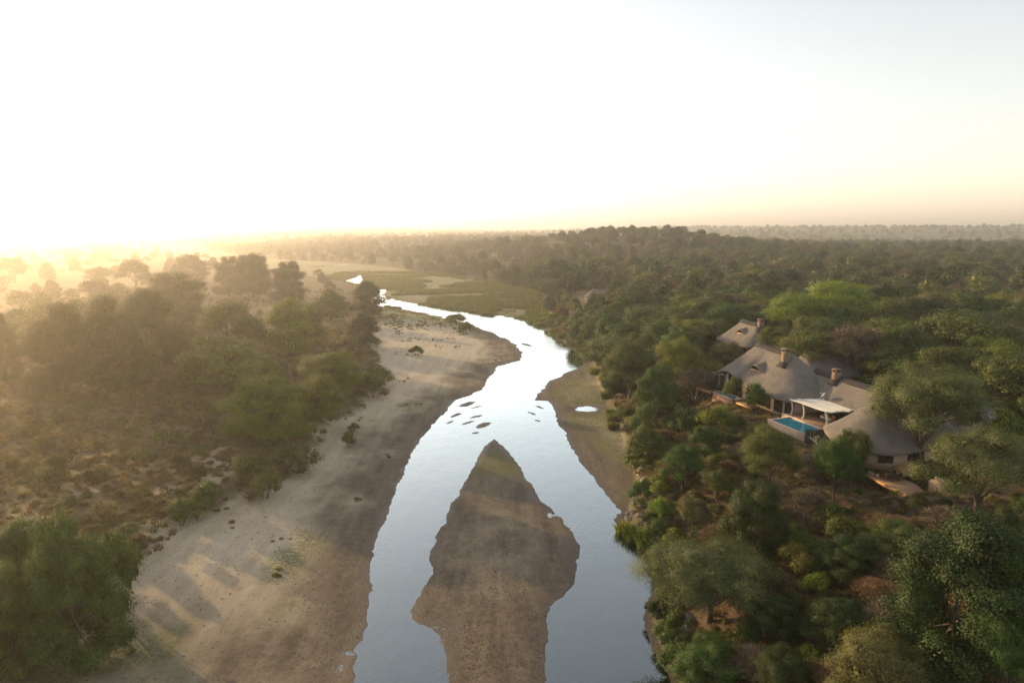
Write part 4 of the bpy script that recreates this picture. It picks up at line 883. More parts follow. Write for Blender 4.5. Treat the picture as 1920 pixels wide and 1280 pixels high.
def pool_material():
    m, n, l = nt('pool_water'); geo = N(n, 'ShaderNodeNewGeometry')
    v = noise(n, l, 1.5, 3, geo.outputs['Position']); nm = bump(n, l, v, 0.15, 0.05)
    p = out_principled(n, l, mix(n, l, v, (0.012, 0.19, 0.26), (0.02, 0.27, 0.35)), 0.06, nm, 0.5); return m
THATCH = thatch_material(); CAP = simple_mat('ridge_cap', (0.028, 0.027, 0.03), (0.05, 0.047, 0.05), 4, 0.85, spec=0.15)
STONE = stone_material('chimney_stone', (0.21, 0.135, 0.088), (0.13, 0.092, 0.068), (0.2, 0.17, 0.14))
PLASTER = simple_mat('plaster', (0.40, 0.29, 0.21), (0.47, 0.35, 0.26), 1.5, 0.9); BRICK = stone_material('brick_wall', (0.36, 0.2, 0.13), (0.28, 0.16, 0.11), (0.33, 0.26, 0.2))
DARKW = simple_mat('dark_timber', (0.03, 0.022, 0.016), (0.06, 0.042, 0.03), 6, 0.7, 0.4, (1, 1, 0.2))
DECKW = simple_mat('deck_timber', (0.30, 0.19, 0.115), (0.42, 0.28, 0.17), 5, 0.75, 0.4, (0.25, 3, 3)); FASCIA = simple_mat('fascia_timber', (0.48, 0.27, 0.11), (0.6, 0.36, 0.16), 4, 0.7, 0.3, (0.3, 2, 2))
WHITEW = simple_mat('whitewashed_pole', (0.42, 0.43, 0.40), (0.66, 0.67, 0.63), 4, 0.8, 0.5, (0.4, 4, 4)); WHITEP = simple_mat('pale_trunk', (0.4, 0.39, 0.36), (0.6, 0.58, 0.54), 5, 0.85, 0.6)
GLASS = simple_mat('dark_glass', (0.012, 0.012, 0.013), (0.03, 0.027, 0.024), 0.8, 0.08, 0.0, spec=0.6); RIM = simple_mat('pool_rim', (0.50, 0.38, 0.30), (0.58, 0.46, 0.37), 2, 0.8)
FLOORM = simple_mat('terrace_floor', (0.17, 0.10, 0.07), (0.24, 0.15, 0.105), 3, 0.8); FENCEM = simple_mat('fence_pole_wood', (0.035, 0.034, 0.028), (0.085, 0.078, 0.06), 5, 0.85, 0.5, (1, 1, .25))
BLACK = simple_mat('black_wicker', (0.012, 0.012, 0.012), (0.03, 0.03, 0.03), 20, 0.6); GREYM = simple_mat('grey_metal', (0.45, 0.47, 0.48), (0.55, 0.57, 0.58), 2, 0.4); CREAM = simple_mat('cream_canvas', (0.55, 0.52, 0.46), (0.66, 0.62, 0.56), 5, 0.9); ORANGE = simple_mat('tan_leather', (0.36, 0.15, 0.05), (0.45, 0.2, 0.07), 4, 0.6)
POOLM = pool_material()
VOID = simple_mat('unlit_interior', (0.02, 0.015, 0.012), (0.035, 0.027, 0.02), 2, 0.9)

def thatch_roof(th, eave, r0, r1, name='thatched_roof', per=8, rings=14, thick=0.38, seed=0, mat=None):
    E = catmull(eave, per); n = len(E); r0 = np.array(r0, float); r1 = np.array(r1, float); d = r1[:2] - r0[:2]; L2 = (d ** 2).sum() + 1e-9
    t = np.clip(((E[:, :2] - r0[:2]) @ d) / L2, 0, 1)[:, None]; Rg = r0 + (r1 - r0) * t
    V = []
    rng = np.random.default_rng(seed)
    for i in range(rings + 1):
        s = i / rings; P = Rg + (E - Rg) * s; P[:, 2] = Rg[:, 2] + (E[:, 2] - Rg[:, 2]) * (s + 0.05 * math.sin(math.pi * s))
        P[:, 2] += 0.05 * fbm(P[:, 0] + seed * 7, P[:, 1], 1.6, 2, 3) * (1 if i < rings else 0.6); V.append(P)
    V[-1][:, 2] += rng.uniform(-0.07, 0.05, n); P = E.copy(); P[:, 2] -= thick * 0.6 + rng.uniform(-0.06, 0.1, n); P[:, :2] -= (E - Rg)[:, :2] * 0.012; V.append(P)
    for s in (0.97, 0.7, 0.35, 0.0):
        P = Rg + (E - Rg) * s; P[:, 2] = Rg[:, 2] + (E[:, 2] - Rg[:, 2]) * s - thick * 1.15; V.append(P)
    m = len(V); V = np.vstack(V)
    F = [[i * n + j, (i + 1) * n + j, (i + 1) * n + (j + 1) % n, i * n + (j + 1) % n] for i in range(m - 1) for j in range(n)]
    mb = MB(); mb.add(V, F); return th.part(name, mb, mat or THATCH, None, True)
def ridge_cap(th, r0, r1, slope=0.9, w=0.75, over=0.25, bow=0.0, name='ridge_cap'):
    r0 = np.array(r0, float); r1 = np.array(r1, float); d = (r1 - r0); L = np.linalg.norm(d[:2]); u = np.array([d[0], d[1], 0]) / L; v = np.array([-u[1], u[0], 0])
    V = []; K = 9
    for i in range(K):
        s = i / (K - 1); c = r0 - u * over + (d + u * 2 * over * 1.0) * s; c = c + np.array([0, 0, 0.14 + bow * (4 * (s - 0.5) ** 2)])
        for k in (-1, -0.5, 0, 0.5, 1): V.append(c + v * w * k - np.array([0, 0, slope * w * abs(k) ** 1.2]))
        for k in (1, -1): V.append(c + v * w * k - np.array([0, 0, slope * w + 0.16]))
    m = 7; F = [[i * m + j, (i + 1) * m + j, (i + 1) * m + (j + 1) % m, i * m + (j + 1) % m] for i in range(K - 1) for j in range(m)]
    F += [[0, 1, 5, 6][::1], [1, 2, 4, 5], [2, 3, 4, 4]][:2]
    e = (K - 1) * m; F += [[e + 6, e + 5, e + 1, e], [e + 5, e + 4, e + 2, e + 1]]
    mb = MB(); mb.add(V, F); return th.part(name, mb, CAP)
def chimney(th, a, b, z0, z1, w, skirt=True, mat=None):
    mb = MB(); box(mb, a - w / 2, a + w / 2, b - w / 2, b + w / 2, z0, z1 - 0.5)
    for i, j in ((-1, -1), (1, -1), (1, 1), (-1, 1)): box(mb, a + i * w * 0.5 - (0.22 if i > 0 else 0) , a + i * w * 0.5 + (0 if i > 0 else 0.22), b + j * w * 0.5 - (0.22 if j > 0 else 0), b + j * w * 0.5 + (0 if j > 0 else 0.22), z1 - 0.502, z1 - 0.15)
    c = th.part('chimney', mb, mat or STONE)
    th.part('flue', box(MB(), a - w * 0.26, a + w * 0.26, b - w * 0.26, b + w * 0.26, z1 - 0.52, z1 - 0.18), VOID, c)
    th.part('cap_slab', box(MB(), a - w / 2 - 0.07, a + w / 2 + 0.07, b - w / 2 - 0.07, b + w / 2 + 0.07, z1 - 0.152, z1), mat or STONE, c)
    if skirt:
        q = MB(); s0, s1 = w * 0.56, w * 0.98; V = [(a - s0, b - s0, z0 + 1.0), (a + s0, b - s0, z0 + 1.0), (a + s0, b + s0, z0 + 1.0), (a - s0, b + s0, z0 + 1.0), (a - s1, b - s1, z0 + 0.25), (a + s1, b - s1, z0 + 0.25), (a + s1, b + s1, z0 + 0.25), (a - s1, b + s1, z0 + 0.25)]
        V += [(p[0], p[1], p[2] - 0.12) for p in V[4:8]]
        q.add(V, [[0, 1, 5, 4], [1, 2, 6, 5], [2, 3, 7, 6], [3, 0, 4, 7], [4, 5, 9, 8], [5, 6, 10, 9], [6, 7, 11, 10], [7, 4, 8, 11], [3, 2, 1, 0]]); th.part('flashing', q, CAP, c)
    return c
def dormer(th, a, b, zf, slope, hw=1.5, hh=0.8):
    """eyebrow dormer on a roof face that rises with b"""
    V = []; nu, ns = 19, 8; u = np.linspace(-hw, hw, nu)
    h = hh * np.cos(np.pi * u / 2 / hw) ** 2
    for k in range(ns):
        for ui, hi in zip(u, h):
            s0 = -0.28 * (hi / hh) ** 0.5; s1 = (hi + 0.02) / (slope - 0.2) + 0.12; s = s0 + (s1 - s0) * (k / (ns - 1))
            V.append((a + ui, b + s, zf + hi + 0.2 * s - 0.02))
    F = [[k * nu + j, k * nu + j + 1, (k + 1) * nu + j + 1, (k + 1) * nu + j] for k in range(ns - 1) for j in range(nu - 1)]
    # thickness of the brow
    o = len(V); V += [(a + ui, b - 0.26 * (hi / hh) ** 0.5, zf + hi - 0.22 * (hi / hh) - 0.05) for ui, hi in zip(u, h)]
    F += [[o + j, o + j + 1, j + 1, j] for j in range(nu - 1)]
    o2 = len(V); V += [(a + ui, b + 0.5, zf + hi - 0.2 * (hi / hh) - 0.03) for ui, hi in zip(u, h)]
    F += [[o2 + j, o2 + j + 1, o + j + 1, o + j] for j in range(nu - 1)]
    mb = MB(); mb.add(V, F); d = th.part('dormer', mb, THATCH, None, True)
    p = MB(); q = np.abs(u) < hw * 0.72; uu = u[q]; hq = h[q]
    P = [(a + x, b + 0.32, zf - 0.1 + 0.0) for x in uu] + [(a + x, b + 0.32, zf + y - 0.1) for x, y in zip(uu, hq)]; k = len(uu)
    p.add(P, [[j, j + 1, k + j + 1, k + j] for j in range(k - 1)]); th.part('pane', p, GLASS, d)
    th.part('sill', box(MB(), a - hw * 0.62, a + hw * 0.62, b - 0.06, b + 0.28, zf - 0.06, zf + 0.10), FASCIA, d)
def wall_strip(th, pts, z0, z1, t=0.25, name='wall', mat=None):
    P = np.array(pts, float); n = len(P); V = []
    for i in range(n):
        d = P[min(i + 1, n - 1)] - P[max(i - 1, 0)]; d /= np.linalg.norm(d); nrm = np.array([-d[1], d[0]])
        zt = z1[i] if hasattr(z1, '__len__') else z1
        for q, z in ((P[i], z0), (P[i], zt), (P[i] + nrm * t, zt), (P[i] + nrm * t, z0)): V.append((q[0], q[1], z))
    F = [[i * 4 + j, (i + 1) * 4 + j, (i + 1) * 4 + (j + 1) % 4, i * 4 + (j + 1) % 4] for i in range(n - 1) for j in range(4)]
    F += [[0, 1, 2, 3], [n * 4 - 1, n * 4 - 2, n * 4 - 3, n * 4 - 4]]
    mb = MB(); mb.add(V, F); return th.part(name, mb, mat or PLASTER)
def window(th, p, q, z0, z1, panes=2, out=0.06, frame_mat=None):
    """framed window standing on the wall line from p to q (a, b)"""
    p = np.array(p, float); q = np.array(q, float); d = (q - p) / np.linalg.norm(q - p); nrm = np.array([d[1], -d[0]]) * out
    f = MB(); A = p + nrm; B = q + nrm
    bar(f, (*A, z0), (*B, z0), 0.1, 0.12); bar(f, (*A, z1), (*B, z1), 0.1, 0.12)
    for i in range(panes + 1):
        c = A + (B - A) * i / panes; bar(f, (*c, z0 - 0.055), (*c, z1 + 0.055), 0.09, 0.09)
    w = th.part('window', f, frame_mat or DARKW)
    for i in range(panes):
        c0 = A + (B - A) * (i + 0.07) / panes; c1 = A + (B - A) * (i + 0.93) / panes
        g = MB(); g.add([(*c0, z0 + .04), (*c1, z0 + .04), (*c1, z1 - .04), (*c0, z1 - .04)], [[0, 1, 2, 3]]); th.part('pane', g, GLASS, w)

def build_lodge():
    # main house with its low wing
    t = Thing('thatched_lodge', 'main thatched house with two stone chimneys and a low wing behind the pool', 'house', -8, 11.5, 8.0)
    eave = [(-21.6, 4.6, 11.6), (-18.9, 4.7, 12.7), (-16.0, 4.6, 12.5), (-14.5, 4.4, 11.3), (-10.4, 4.3, 11.05), (-6.2, 4.3, 11.0), (-2.9, 5.0, 10.95), (-0.7, 6.9, 10.9), (-0.2, 10.2, 10.9), (-0.5, 14.5, 10.9), (-2.8, 18, 10.9), (-7, 19, 10.9), (-14, 19, 10.9), (-20, 18.5, 11), (-21.9, 11.8, 11.5)]
    r0, r1 = (-18.9, 11.8, 17.4), (-9.3, 11.4, 17.3)
    thatch_roof(t, eave, r0, r1, seed=1); ridge_cap(t, r0, (-9.6, 11.4, 17.3), 0.85, 0.8, 0.2, 0.12)
    chimney(t, -9.0, 9.9, 14.8, 18.1, 1.1); dormer(t, -13.4, 7.3, 13.6, 0.88, 2.3, 1.15)
    weave = [(-9, 9.9, 11.0), (-3, 9.8, 11.0), (4, 9.8, 11.0), (10, 9.9, 11.0), (12.6, 11.5, 11.0), (12.6, 16.5, 11.0), (10, 18.2, 11.0), (2, 18.4, 11.0), (-9, 18.4, 11.0)]
    w0, w1 = (-8, 14.2, 14.8), (9.6, 14.0, 14.4)
    thatch_roof(t, weave, w0, w1, seed=2); ridge_cap(t, (-6.3, 14.2, 14.75), w1, 0.8, 0.75, 0.2, 0.1)
    chimney(t, -1.2, 13.5, 13.2, 15.9, 1.0)
    E = catmull(eave, 6); c = E[:, :2].mean(0); ins = []
    for p in E[18:54]: dvec = (c - p[:2]); ins.append(tuple(p[:2] + dvec / np.linalg.norm(dvec) * 1.0))
    wall_strip(t, ins, 7.3, [E[i][2] + 0.35 for i in range(18, 54)])
    for k in (6, 10, 15, 19):
        window(t, np.array(ins[k]), np.array(ins[k + 3]), 8.7, 10.6, 2, 0.09)
    back = [(-20.5, 6.0), (-20.6, 12.5), (-19.2, 17.3), (-10, 17.8), (-3, 17.0)]; wall_strip(t, back[::-1], 7.3, 11.6)
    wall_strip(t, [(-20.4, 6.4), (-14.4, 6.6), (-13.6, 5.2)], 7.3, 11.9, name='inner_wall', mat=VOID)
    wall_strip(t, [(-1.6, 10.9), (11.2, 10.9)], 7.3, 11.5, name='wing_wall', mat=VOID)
    wall_strip(t, [(11.4, 17.2), (-4, 17.2)], 7.3, 11.5, name='wing_wall')
    for a in (0.2, 3.4, 6.6): window(t, (a, 10.9), (a + 2.5, 10.9), 9.05, 10.9, 3, 0.08)
    for a, b in ((-21.0, 5.1), (-18.2, 5.0)):
        m = MB(); log(m, bez((a, b, 8.9), (a + 0.25, b, 10.2), (a - 0.05, b + 0.1, 12.2), 5), [0.2, 0.17, 0.18, 0.15, 0.14]); t.part('post', m, WHITEP, None, True)
    m = MB(); log(m, bez((-22.4, 4.3, 11.5), (-21.3, 4.9, 11.9), (-19.4, 5.0, 11.75), 5), [0.12, 0.13, 0.14, 0.12, 0.1]); log(m, bez((-21.9, 5.6, 11.2), (-21.0, 5.1, 11.7), (-20.6, 4.0, 11.6), 5), [0.1, 0.12, 0.12, 0.1, 0.08]); t.part('roof_brace', m, WHITEP, None, True)
    # terrace slab under the pergola
    t = Thing('terrace', 'red-brown paved terrace between the square pool and the low wing', 'terrace', 3, 7.5, 7.4)
    mb = MB(); box(mb, -2.2, 9.2, 4.62, 10.85, 7.2, 9.0); t.part('slab', mb, FLOORM)
    mb = MB(); box(mb, -2.4, 9.4, 4.42, 4.61, 7.2, 9.06); t.part('edge_wall', mb, RIM)
    # pergola of whitewashed poles
    t = Thing('pergola', 'pole-roofed pergola with whitewashed slats and crooked trunks beside the pool', 'pergola', 2.5, 8, 9.0)
    rr = random.Random(4); base = MB(); log(base, [(-4.0, 0, 0), (-1, 0.03, 0.02), (1.5, -0.03, 0.0), (4.0, 0.0, 0.01)], [0.1, 0.105, 0.1, 0.09], 6)
    V, F = base.quads(); sl = mesh_np('slat', V, F, WHITEW, True)
    for i in range(30):
        o = link('slat', sl, t.root, (0.15 + rr.uniform(-0.35, 0.35), -2.85 + i * 0.187 + rr.uniform(-0.02, 0.02), 2.42 - i * 0.006 + rr.uniform(-0.03, 0.03))); o.rotation_euler = (rr.uniform(0, 6), rr.uniform(-0.008, 0.008), rr.uniform(-0.012, 0.012)); o.scale = (rr.uniform(0.94, 1.03), rr.uniform(0.8, 1.05), rr.uniform(0.8, 1.05))
    for a in (-1.2, 1.6, 4.2, 6.3):
        m = MB(); log(m, [(a, 5.0, 11.25), (a + 0.05, 8, 11.22), (a, 10.75, 11.18)], [0.12, 0.13, 0.11]); t.part('beam', m, WHITEP, None, True)
    for a, b in ((1.3, 5.35), (6.2, 5.3), (-1.3, 5.3)):
        m = MB(); log(m, bez((a, b, 8.9), (a + 0.45, b + 0.15, 10.0), (a - 0.12, b, 11.24), 6), [0.19, 0.16, 0.15, 0.15, 0.14, 0.15]); t.part('post', m, WHITEP, None, True)
    # square pool
    def pool(name, label, a0, a1, b0, b1, zb, zt, wallm, rim=0.28, wdrop=0.07):
        p = Thing(name, label, 'pool', (a0 + a1) / 2, (b0 + b1) / 2, zb)
        m = MB(); box(m, a0, a1, b0, b0 + rim, zb, zt); box(m, a0, a1, b1 - rim, b1, zb, zt); box(m, a0, a0 + rim, b0 + rim, b1 - rim, zb, zt); box(m, a1 - rim, a1, b0 + rim, b1 - rim, zb, zt); box(m, a0 + rim, a1 - rim, b0 + rim, b1 - rim, zb, zb + 0.3); p.part('pool_wall', m, wallm)
        m = MB(); c = 0.05
        box(m, a0 - c, a1 + c, b0 - c, b0 + rim, zt + .002, zt + 0.06); box(m, a0 - c, a1 + c, b1 - rim, b1 + c, zt + .002, zt + 0.06); box(m, a0 - c, a0 + rim, b0 + rim, b1 - rim, zt + .002, zt + 0.06); box(m, a1 - rim, a1 + c, b0 + rim, b1 - rim, zt + .002, zt + 0.06); p.part('coping', m, RIM)
        m = MB(); m.add([(a0 + rim, b0 + rim, zt - wdrop), (a1 - rim, b0 + rim, zt - wdrop), (a1 - rim, b1 - rim, zt - wdrop), (a0 + rim, b1 - rim, zt - wdrop)], [[0, 1, 2, 3]]); p.part('water', m, POOLM)
    pool('swimming_pool', 'square blue swimming pool with pink plaster walls in front of the pergola', 0.0, 8.2, -0.1, 4.35, 6.4, 9.0, PLASTER, 0.3)
    pool('plunge_pool', 'brick-walled plunge pool at the far end of the main house', -18.4, -12.2, 2.2, 4.3, 6.0, 8.95, BRICK, 0.25)
    # pole screen at the pool end
    t = Thing('pole_screen', 'curved dark screen of upright poles at the near end of the square pool', 'fence', 9.9, 1.6, 7.0)
    for i in range(26):
        s = i / 25; a = 9.0 + 1.6 * s + 0.7 * math.sin(s * 3.14); b = -0.6 + 4.4 * s; h = 9.95 + 0.25 * math.sin(s * 3.1) + rr.uniform(-0.08, 0.08)
        m = MB(); log(m, [(a, b, 6.6), (a + rr.uniform(-.02, .02), b, 8.2), (a + rr.uniform(-.03, .03), b, h)], [0.125, 0.12, 0.11], 6); t.part('pole', m, FENCEM)
    m = MB(); log(m, [(9.05 + 1.6 * s + 0.7 * math.sin(s * 3.14) + 0.13, -0.6 + 4.4 * s, 9.2) for s in np.linspace(0, 1, 8)], [0.06] * 8, 5); t.part('rail', m, FENCEM)
    # satellite dish on the pergola
    t = Thing('satellite_dish', 'small white satellite dish standing at the back edge of the pergola roof', 'satellite dish', 0.4, 9.9, 11.45)
    V = []; nr_, ns_ = 5, 14; ax = np.array([-0.55, -0.55, 0.62]); ax /= np.linalg.norm(ax); u = np.cross(ax, [0, 0, 1]); u /= np.linalg.norm(u); v = np.cross(ax, u); c0 = np.array([0.4, 9.9, 12.1])
    for i in range(nr_):
        for j in range(ns_):
            r = 0.5 * (i + 0.12) / (nr_ - 1 + .12); an = 2 * math.pi * j / ns_; V.append(c0 + (u * math.cos(an) + v * math.sin(an)) * r + ax * (r * r * 0.9))
    m = MB(); m.add(V, [[i * ns_ + j, i * ns_ + (j + 1) % ns_, (i + 1) * ns_ + (j + 1) % ns_, (i + 1) * ns_ + j] for i in range(nr_ - 1) for j in range(ns_)]); t.part('dish', m, GREYM, None, True)
    m = MB(); bar(m, c0 - v * 0.48, c0 + ax * 0.62, 0.04); box(m, *(float(x) for x in (c0 + ax * 0.62)[0] + np.array([-.07, .07])), *(float(x) for x in (c0 + ax * 0.62)[1] + np.array([-.07, .07])), *(float(x) for x in (c0 + ax * 0.62)[2] + np.array([-.06, .06]))); t.part('feed_arm', m, GREYM)
    m = MB(); bar(m, (0.4, 9.9, 11.3), (0.4, 9.9, 12.08), 0.06); t.part('mast', m, GREYM)

    # pavilions
    t = Thing('thatched_pavilion', 'rounded thatched pavilion at the river end, between the pool and the lower deck', 'house', 14.8, 8, 8.0, 'thatched pavilions')
    eave = [(9.6, 2.6, 10.7), (11.4, 0.4, 10.4), (15, -0.7, 10.0), (18.8, 0.7, 9.7), (20.8, 4.0, 9.7), (20.9, 10, 10.2), (19.8, 15.5, 10.8), (15, 17.5, 10.9), (10, 15.5, 10.9), (9.2, 9, 10.9)]
    thatch_roof(t, eave, (14.6, 6.6, 15.6), (14.9, 12, 15.6), seed=3); ridge_cap(t, (14.6, 6.6, 15.6), (14.9, 12, 15.6), 0.85, 0.75, 0.15, 0.08)
    cen = np.array([14.8, 8.0]); E = catmull(eave, 6); ins = [tuple(p[:2] + (cen - p[:2]) / np.linalg.norm(cen - p[:2]) * 1.1) for p in E]
    wall_strip(t, ins + ins[:1], 7.2, [E[i % len(E)][2] + 0.3 for i in range(len(E) + 1)])
    for k in (8, 14, 20, 26): window(t, np.array(ins[k]), np.array(ins[k + 3]), 8.2, 9.7, 2, 0.1)
    t = Thing('thatched_pavilion', 'thatched pavilion furthest inland, half hidden behind the big feathery tree', 'house', 17, 21, 8.0, 'thatched pavilions')
    eave = [(17 + 6.2 * math.cos(x), 21 + 6.2 * math.sin(x), 10.6) for x in np.linspace(0, 2 * math.pi, 11)[:-1]]
    thatch_roof(t, eave, (16.9, 20.4, 14.7), (17.0, 21.5, 14.7), seed=4); ridge_cap(t, (16.9, 20.3, 14.7), (17.0, 21.6, 14.7), 0.85, 0.7, 0.2)
    ins = [(17 + 5.0 * math.cos(x), 21 + 5.0 * math.sin(x)) for x in np.linspace(0, 2 * math.pi, 31)]; wall_strip(t, ins, 7.0, 11.0)
    for k in (2, 24, 27, 20): window(t, np.array(ins[k]), np.array(ins[k + 2]), 8.4, 10.2, 2, 0.1)
    # house close behind the main roof
    t = Thing('thatched_annex', 'low thatched annex with a blue-grey ridge right behind the main roof', 'house', -18, 26, 8.2)
    eave = [(-23, 20.5, 11.4), (-18, 19.4, 11.3), (-13.5, 20.5, 11.3), (-13.4, 26, 11.3), (-13.6, 31.5, 11.3), (-18, 33, 11.3), (-23.5, 31.5, 11.4), (-23.4, 26, 11.4)]
    thatch_roof(t, eave, (-18.6, 22.5, 15.5), (-19.2, 29.2, 15.4), seed=5); ridge_cap(t, (-18.6, 22.2, 15.5), (-19.2, 29.5, 15.4), 0.85, 0.75, 0.2)
    wall_strip(t, [(-22, 21.5), (-14.6, 21.5), (-14.6, 31.2), (-22.4, 31.2), (-22, 21.5)], 7.5, 11.7); window(t, (-14.6, 23), (-14.6, 26), 8.8, 10.6, 2, -0.32)
    # second house upstream behind
    t = Thing('thatched_cottage', 'smaller thatched house with one chimney and dormer beyond the main house', 'house', -45, 30, 9.6)
    eave = [(-52.5, 25.2, 12.6), (-46, 24.3, 12.5), (-40, 25.0, 12.5), (-38.6, 30, 12.5), (-40, 35, 12.5), (-46, 36, 12.5), (-52, 35, 12.5), (-52.6, 30, 12.6)]
    thatch_roof(t, eave, (-49.4, 30.2, 17.2), (-42.6, 29.8, 17.1), seed=6); ridge_cap(t, (-49.4, 30.2, 17.2), (-42.8, 29.8, 17.1), 0.85, 0.75, 0.15, 0.1)
    chimney(t, -42.0, 29.6, 15.6, 18.3, 1.05); dormer(t, -45.6, 27.0, 14.6, 0.85, 2.0, 1.1)
    wall_strip(t, [(-51.5, 26.3), (-46, 25.5), (-40.8, 26.2), (-39.8, 30), (-40.8, 34), (-46, 34.8), (-51.3, 34), (-51.5, 26.3)], 9.0, 12.9)
    for a in (-50, -46.5, -43.6): window(t, (a, 25.95 if a < -48 else 25.55), (a + 2.0, 25.75 if a < -48 else 25.75), 10.3, 12.0, 2, 0.12)

    # decks
    def deck(name, label, poly_rows, z, fascia, posts, board=0.17, zb=5.0):
        """poly_rows: list of (b, a0, a1) boards"""
        d = Thing(name, label, 'deck', poly_rows[0][1], poly_rows[0][0], z - 0.3)
        for (b, a0, a1) in poly_rows:
            d.part('plank', box(MB(), a0 + rr.uniform(-.03, .03), a1 + rr.uniform(-.03, .03), b, b + board * 0.93, z - 0.045 + rr.uniform(-.004, .004), z + rr.uniform(-.004, .004)), DECKW)
        for p, q in fascia: d.part('fascia', bar(MB(), (*p, z - 0.19), (*q, z - 0.19), 0.07, 0.28), FASCIA)
        for a, b in posts: d.part('post', bar(MB(), (a, b, zb), (a, b, z - 0.05), 0.16), DARKW)
        return d
    rows = []
    for i in range(27):
        b = -1.1 + i * 0.17; s = (b + 1.1) / 4.6
        a0 = 18.9 + (26.5 - 18.9) * max(0, (0.45 - b) / 1.6) if b < 0.45 else 18.9 + 0.4 * (b - 0.45)
        a1 = 28.4 - 0.45 * i * 0.17 if b < 1.9 else 27.0 - (b - 1.9) * 2.0
        if a1 - a0 > 0.6: rows.append((b, a0, a1))
    deck('timber_deck', 'large lower plank deck with sunlit edge and a dining table', rows, 6.9, [((18.85, 0.62), (26.55, -1.16)), ((26.6, -1.16), (28.45, -1.16)), ((18.85, 0.7), (20.1, 3.5))], [(19.2, 0.8), (21.5, 0.3), (24, -0.3), (26.4, -0.8), (28, -0.9), (20.3, 3.2), (23.5, 3.0)], zb=3.6)
    rows = [(4.35 + i * 0.17, 17.0, 22.4 - 0.12 * max(0, i - 6)) for i in range(15)]
    d = deck('upper_deck', 'narrow upper plank deck with three steps down to the lower deck', rows, 7.95, [((16.9, 4.3), (22.45, 4.3)), ((22.48, 4.33), (22.2, 6.9))], [(17.2, 4.6), (19.8, 4.6), (22.2, 4.6), (22.0, 6.5)], zb=5.5)
    for i in range(3):
        s = d.part('step', box(MB(), 19.3, 22.3 - 0.08 * i, 4.26 - (i + 1) * 0.36, 4.25 - i * 0.36, 7.95 - (i + 1) * 0.262 - 0.05, 7.95 - (i + 1) * 0.262), DECKW)
        d.part('riser', box(MB(), 19.3, 22.3 - 0.08 * i, 4.27 - (i + 1) * 0.36, 4.31 - (i + 1) * 0.36, 7.95 - (i + 2) * 0.262 + .003, 7.95 - (i + 1) * 0.262 - 0.051), FASCIA, s)
    rows = [(1.9 + i * 0.17, -24.0 + (0.9 - i * 0.17 if i < 5 else 0), -18.55) for i in range(18)]
    deck('viewing_deck', 'plank deck with sunlit edge at the far corner of the main house', rows, 8.9, [((-23.2, 1.86), (-18.5, 1.86)), ((-24.1, 2.75), (-23.15, 1.86))], [(-23, 2.2), (-20.8, 2.1), (-19, 2.1), (-23.6, 4.6)], zb=4.5)
    rows = [(2.6 + i * 0.17, -12.1, -7.4) for i in range(10)]
    deck('side_deck', 'short plank walkway from the plunge pool to the dark green bush', rows, 8.7, [((-12.1, 2.56), (-7.4, 2.56))], [(-11.8, 2.8), (-9.8, 2.8), (-7.7, 2.8)], zb=4.8)
    # garden wall by the lower deck
    t = Thing('garden_wall', 'low pale plaster wall end beside the lower deck', 'wall', 25.6, 4.9, 6.0)
    m = MB(); box(m, 24.6, 26.9, 4.7, 5.0, 5.6, 8.1); t.part('wall', m, PLASTER); m = MB(); box(m, 24.52, 26.98, 4.62, 5.08, 8.102, 8.2); t.part('coping', m, RIM)

    # furniture
    def chair(label, a, b, z, rot, mat=DARKW, group='dining chairs on the lower deck'):
        c = Thing('chair', label, 'chair', a, b, z, group, rot); c.base = (0, 0, 0)
        c.part('seat', box(MB(), -.23, .23, -.23, .23, .42, .47), mat); c.part('backrest', box(MB(), -.23, .23, .19, .23, .50, .95), mat)
        for i in (-1, 1):
            for j in (-1, 1): c.part('leg', box(MB(), i * .21 - .02, i * .21 + .02, j * .21 - .02, j * .21 + .02, 0, .419 if j < 0 else .499), mat)
    tb = Thing('dining_table', 'dark dining table on the lower deck near the steps', 'table', 21.6, 2.0, 6.905); tb.base = (0, 0, 0)
    tb.part('tabletop', box(MB(), -.9, .9, -.45, .45, .70, .75), DARKW)
    for i in (-1, 1):
        for j in (-1, 1): tb.part('leg', box(MB(), i * .8 - .035, i * .8 + .035, j * .36 - .035, j * .36 + .035, 0, .699), DARKW)
    for k, (da, db, rt, lb) in enumerate([(-0.5, -0.75, math.pi, 'chair on the river side of the dining table, nearer the pavilion'), (0.5, -0.75, math.pi, 'chair on the river side of the dining table, further from the pavilion'), (-0.5, 0.78, 0, 'chair on the step side of the dining table, nearer the pavilion'), (0.5, 0.78, 0, 'chair on the step side of the dining table, further from the pavilion')]):
        chair(lb, 21.6 + da, 2.0 + db, 6.905, rt)
    def prism_round(mb, a, b, prof, n=12):
        V = [(a + r * math.cos(2 * math.pi * j / n), b + r * math.sin(2 * math.pi * j / n), z) for r, z in prof for j in range(n)]
        mb.add(V, [[i * n + j, i * n + (j + 1) % n, (i + 1) * n + (j + 1) % n, (i + 1) * n + j] for i in range(len(prof) - 1) for j in range(n)]); return mb
    for i, (a, b) in enumerate(((19.3, 1.0), (19.9, 0.75), (20.5, 0.95))):
        p = Thing('plant_pot', ['pale pot with a succulent at the tip of the lower deck', 'pale pot in the middle of three on the lower deck', 'pale pot nearest the dining table on the lower deck'][i], 'pot', a, b, 6.905, 'pots on the lower deck')
        p.part('pot', prism_round(MB(), a, b, [(0.01, 6.906), (0.16, 6.908), (0.24, 7.3), (0.22, 7.3), (0.2, 7.22), (0.01, 7.2)]), CREAM, None, True)
        V, F = make_reed(300 + i, 40, 0.7, 0.16); V = V + np.array([a, b, 7.25]); mb = MB(); mb.add(V, F); o = p.part('leaves', mb, REED); o.color = (0.14, 0.16, 0.1, 1)
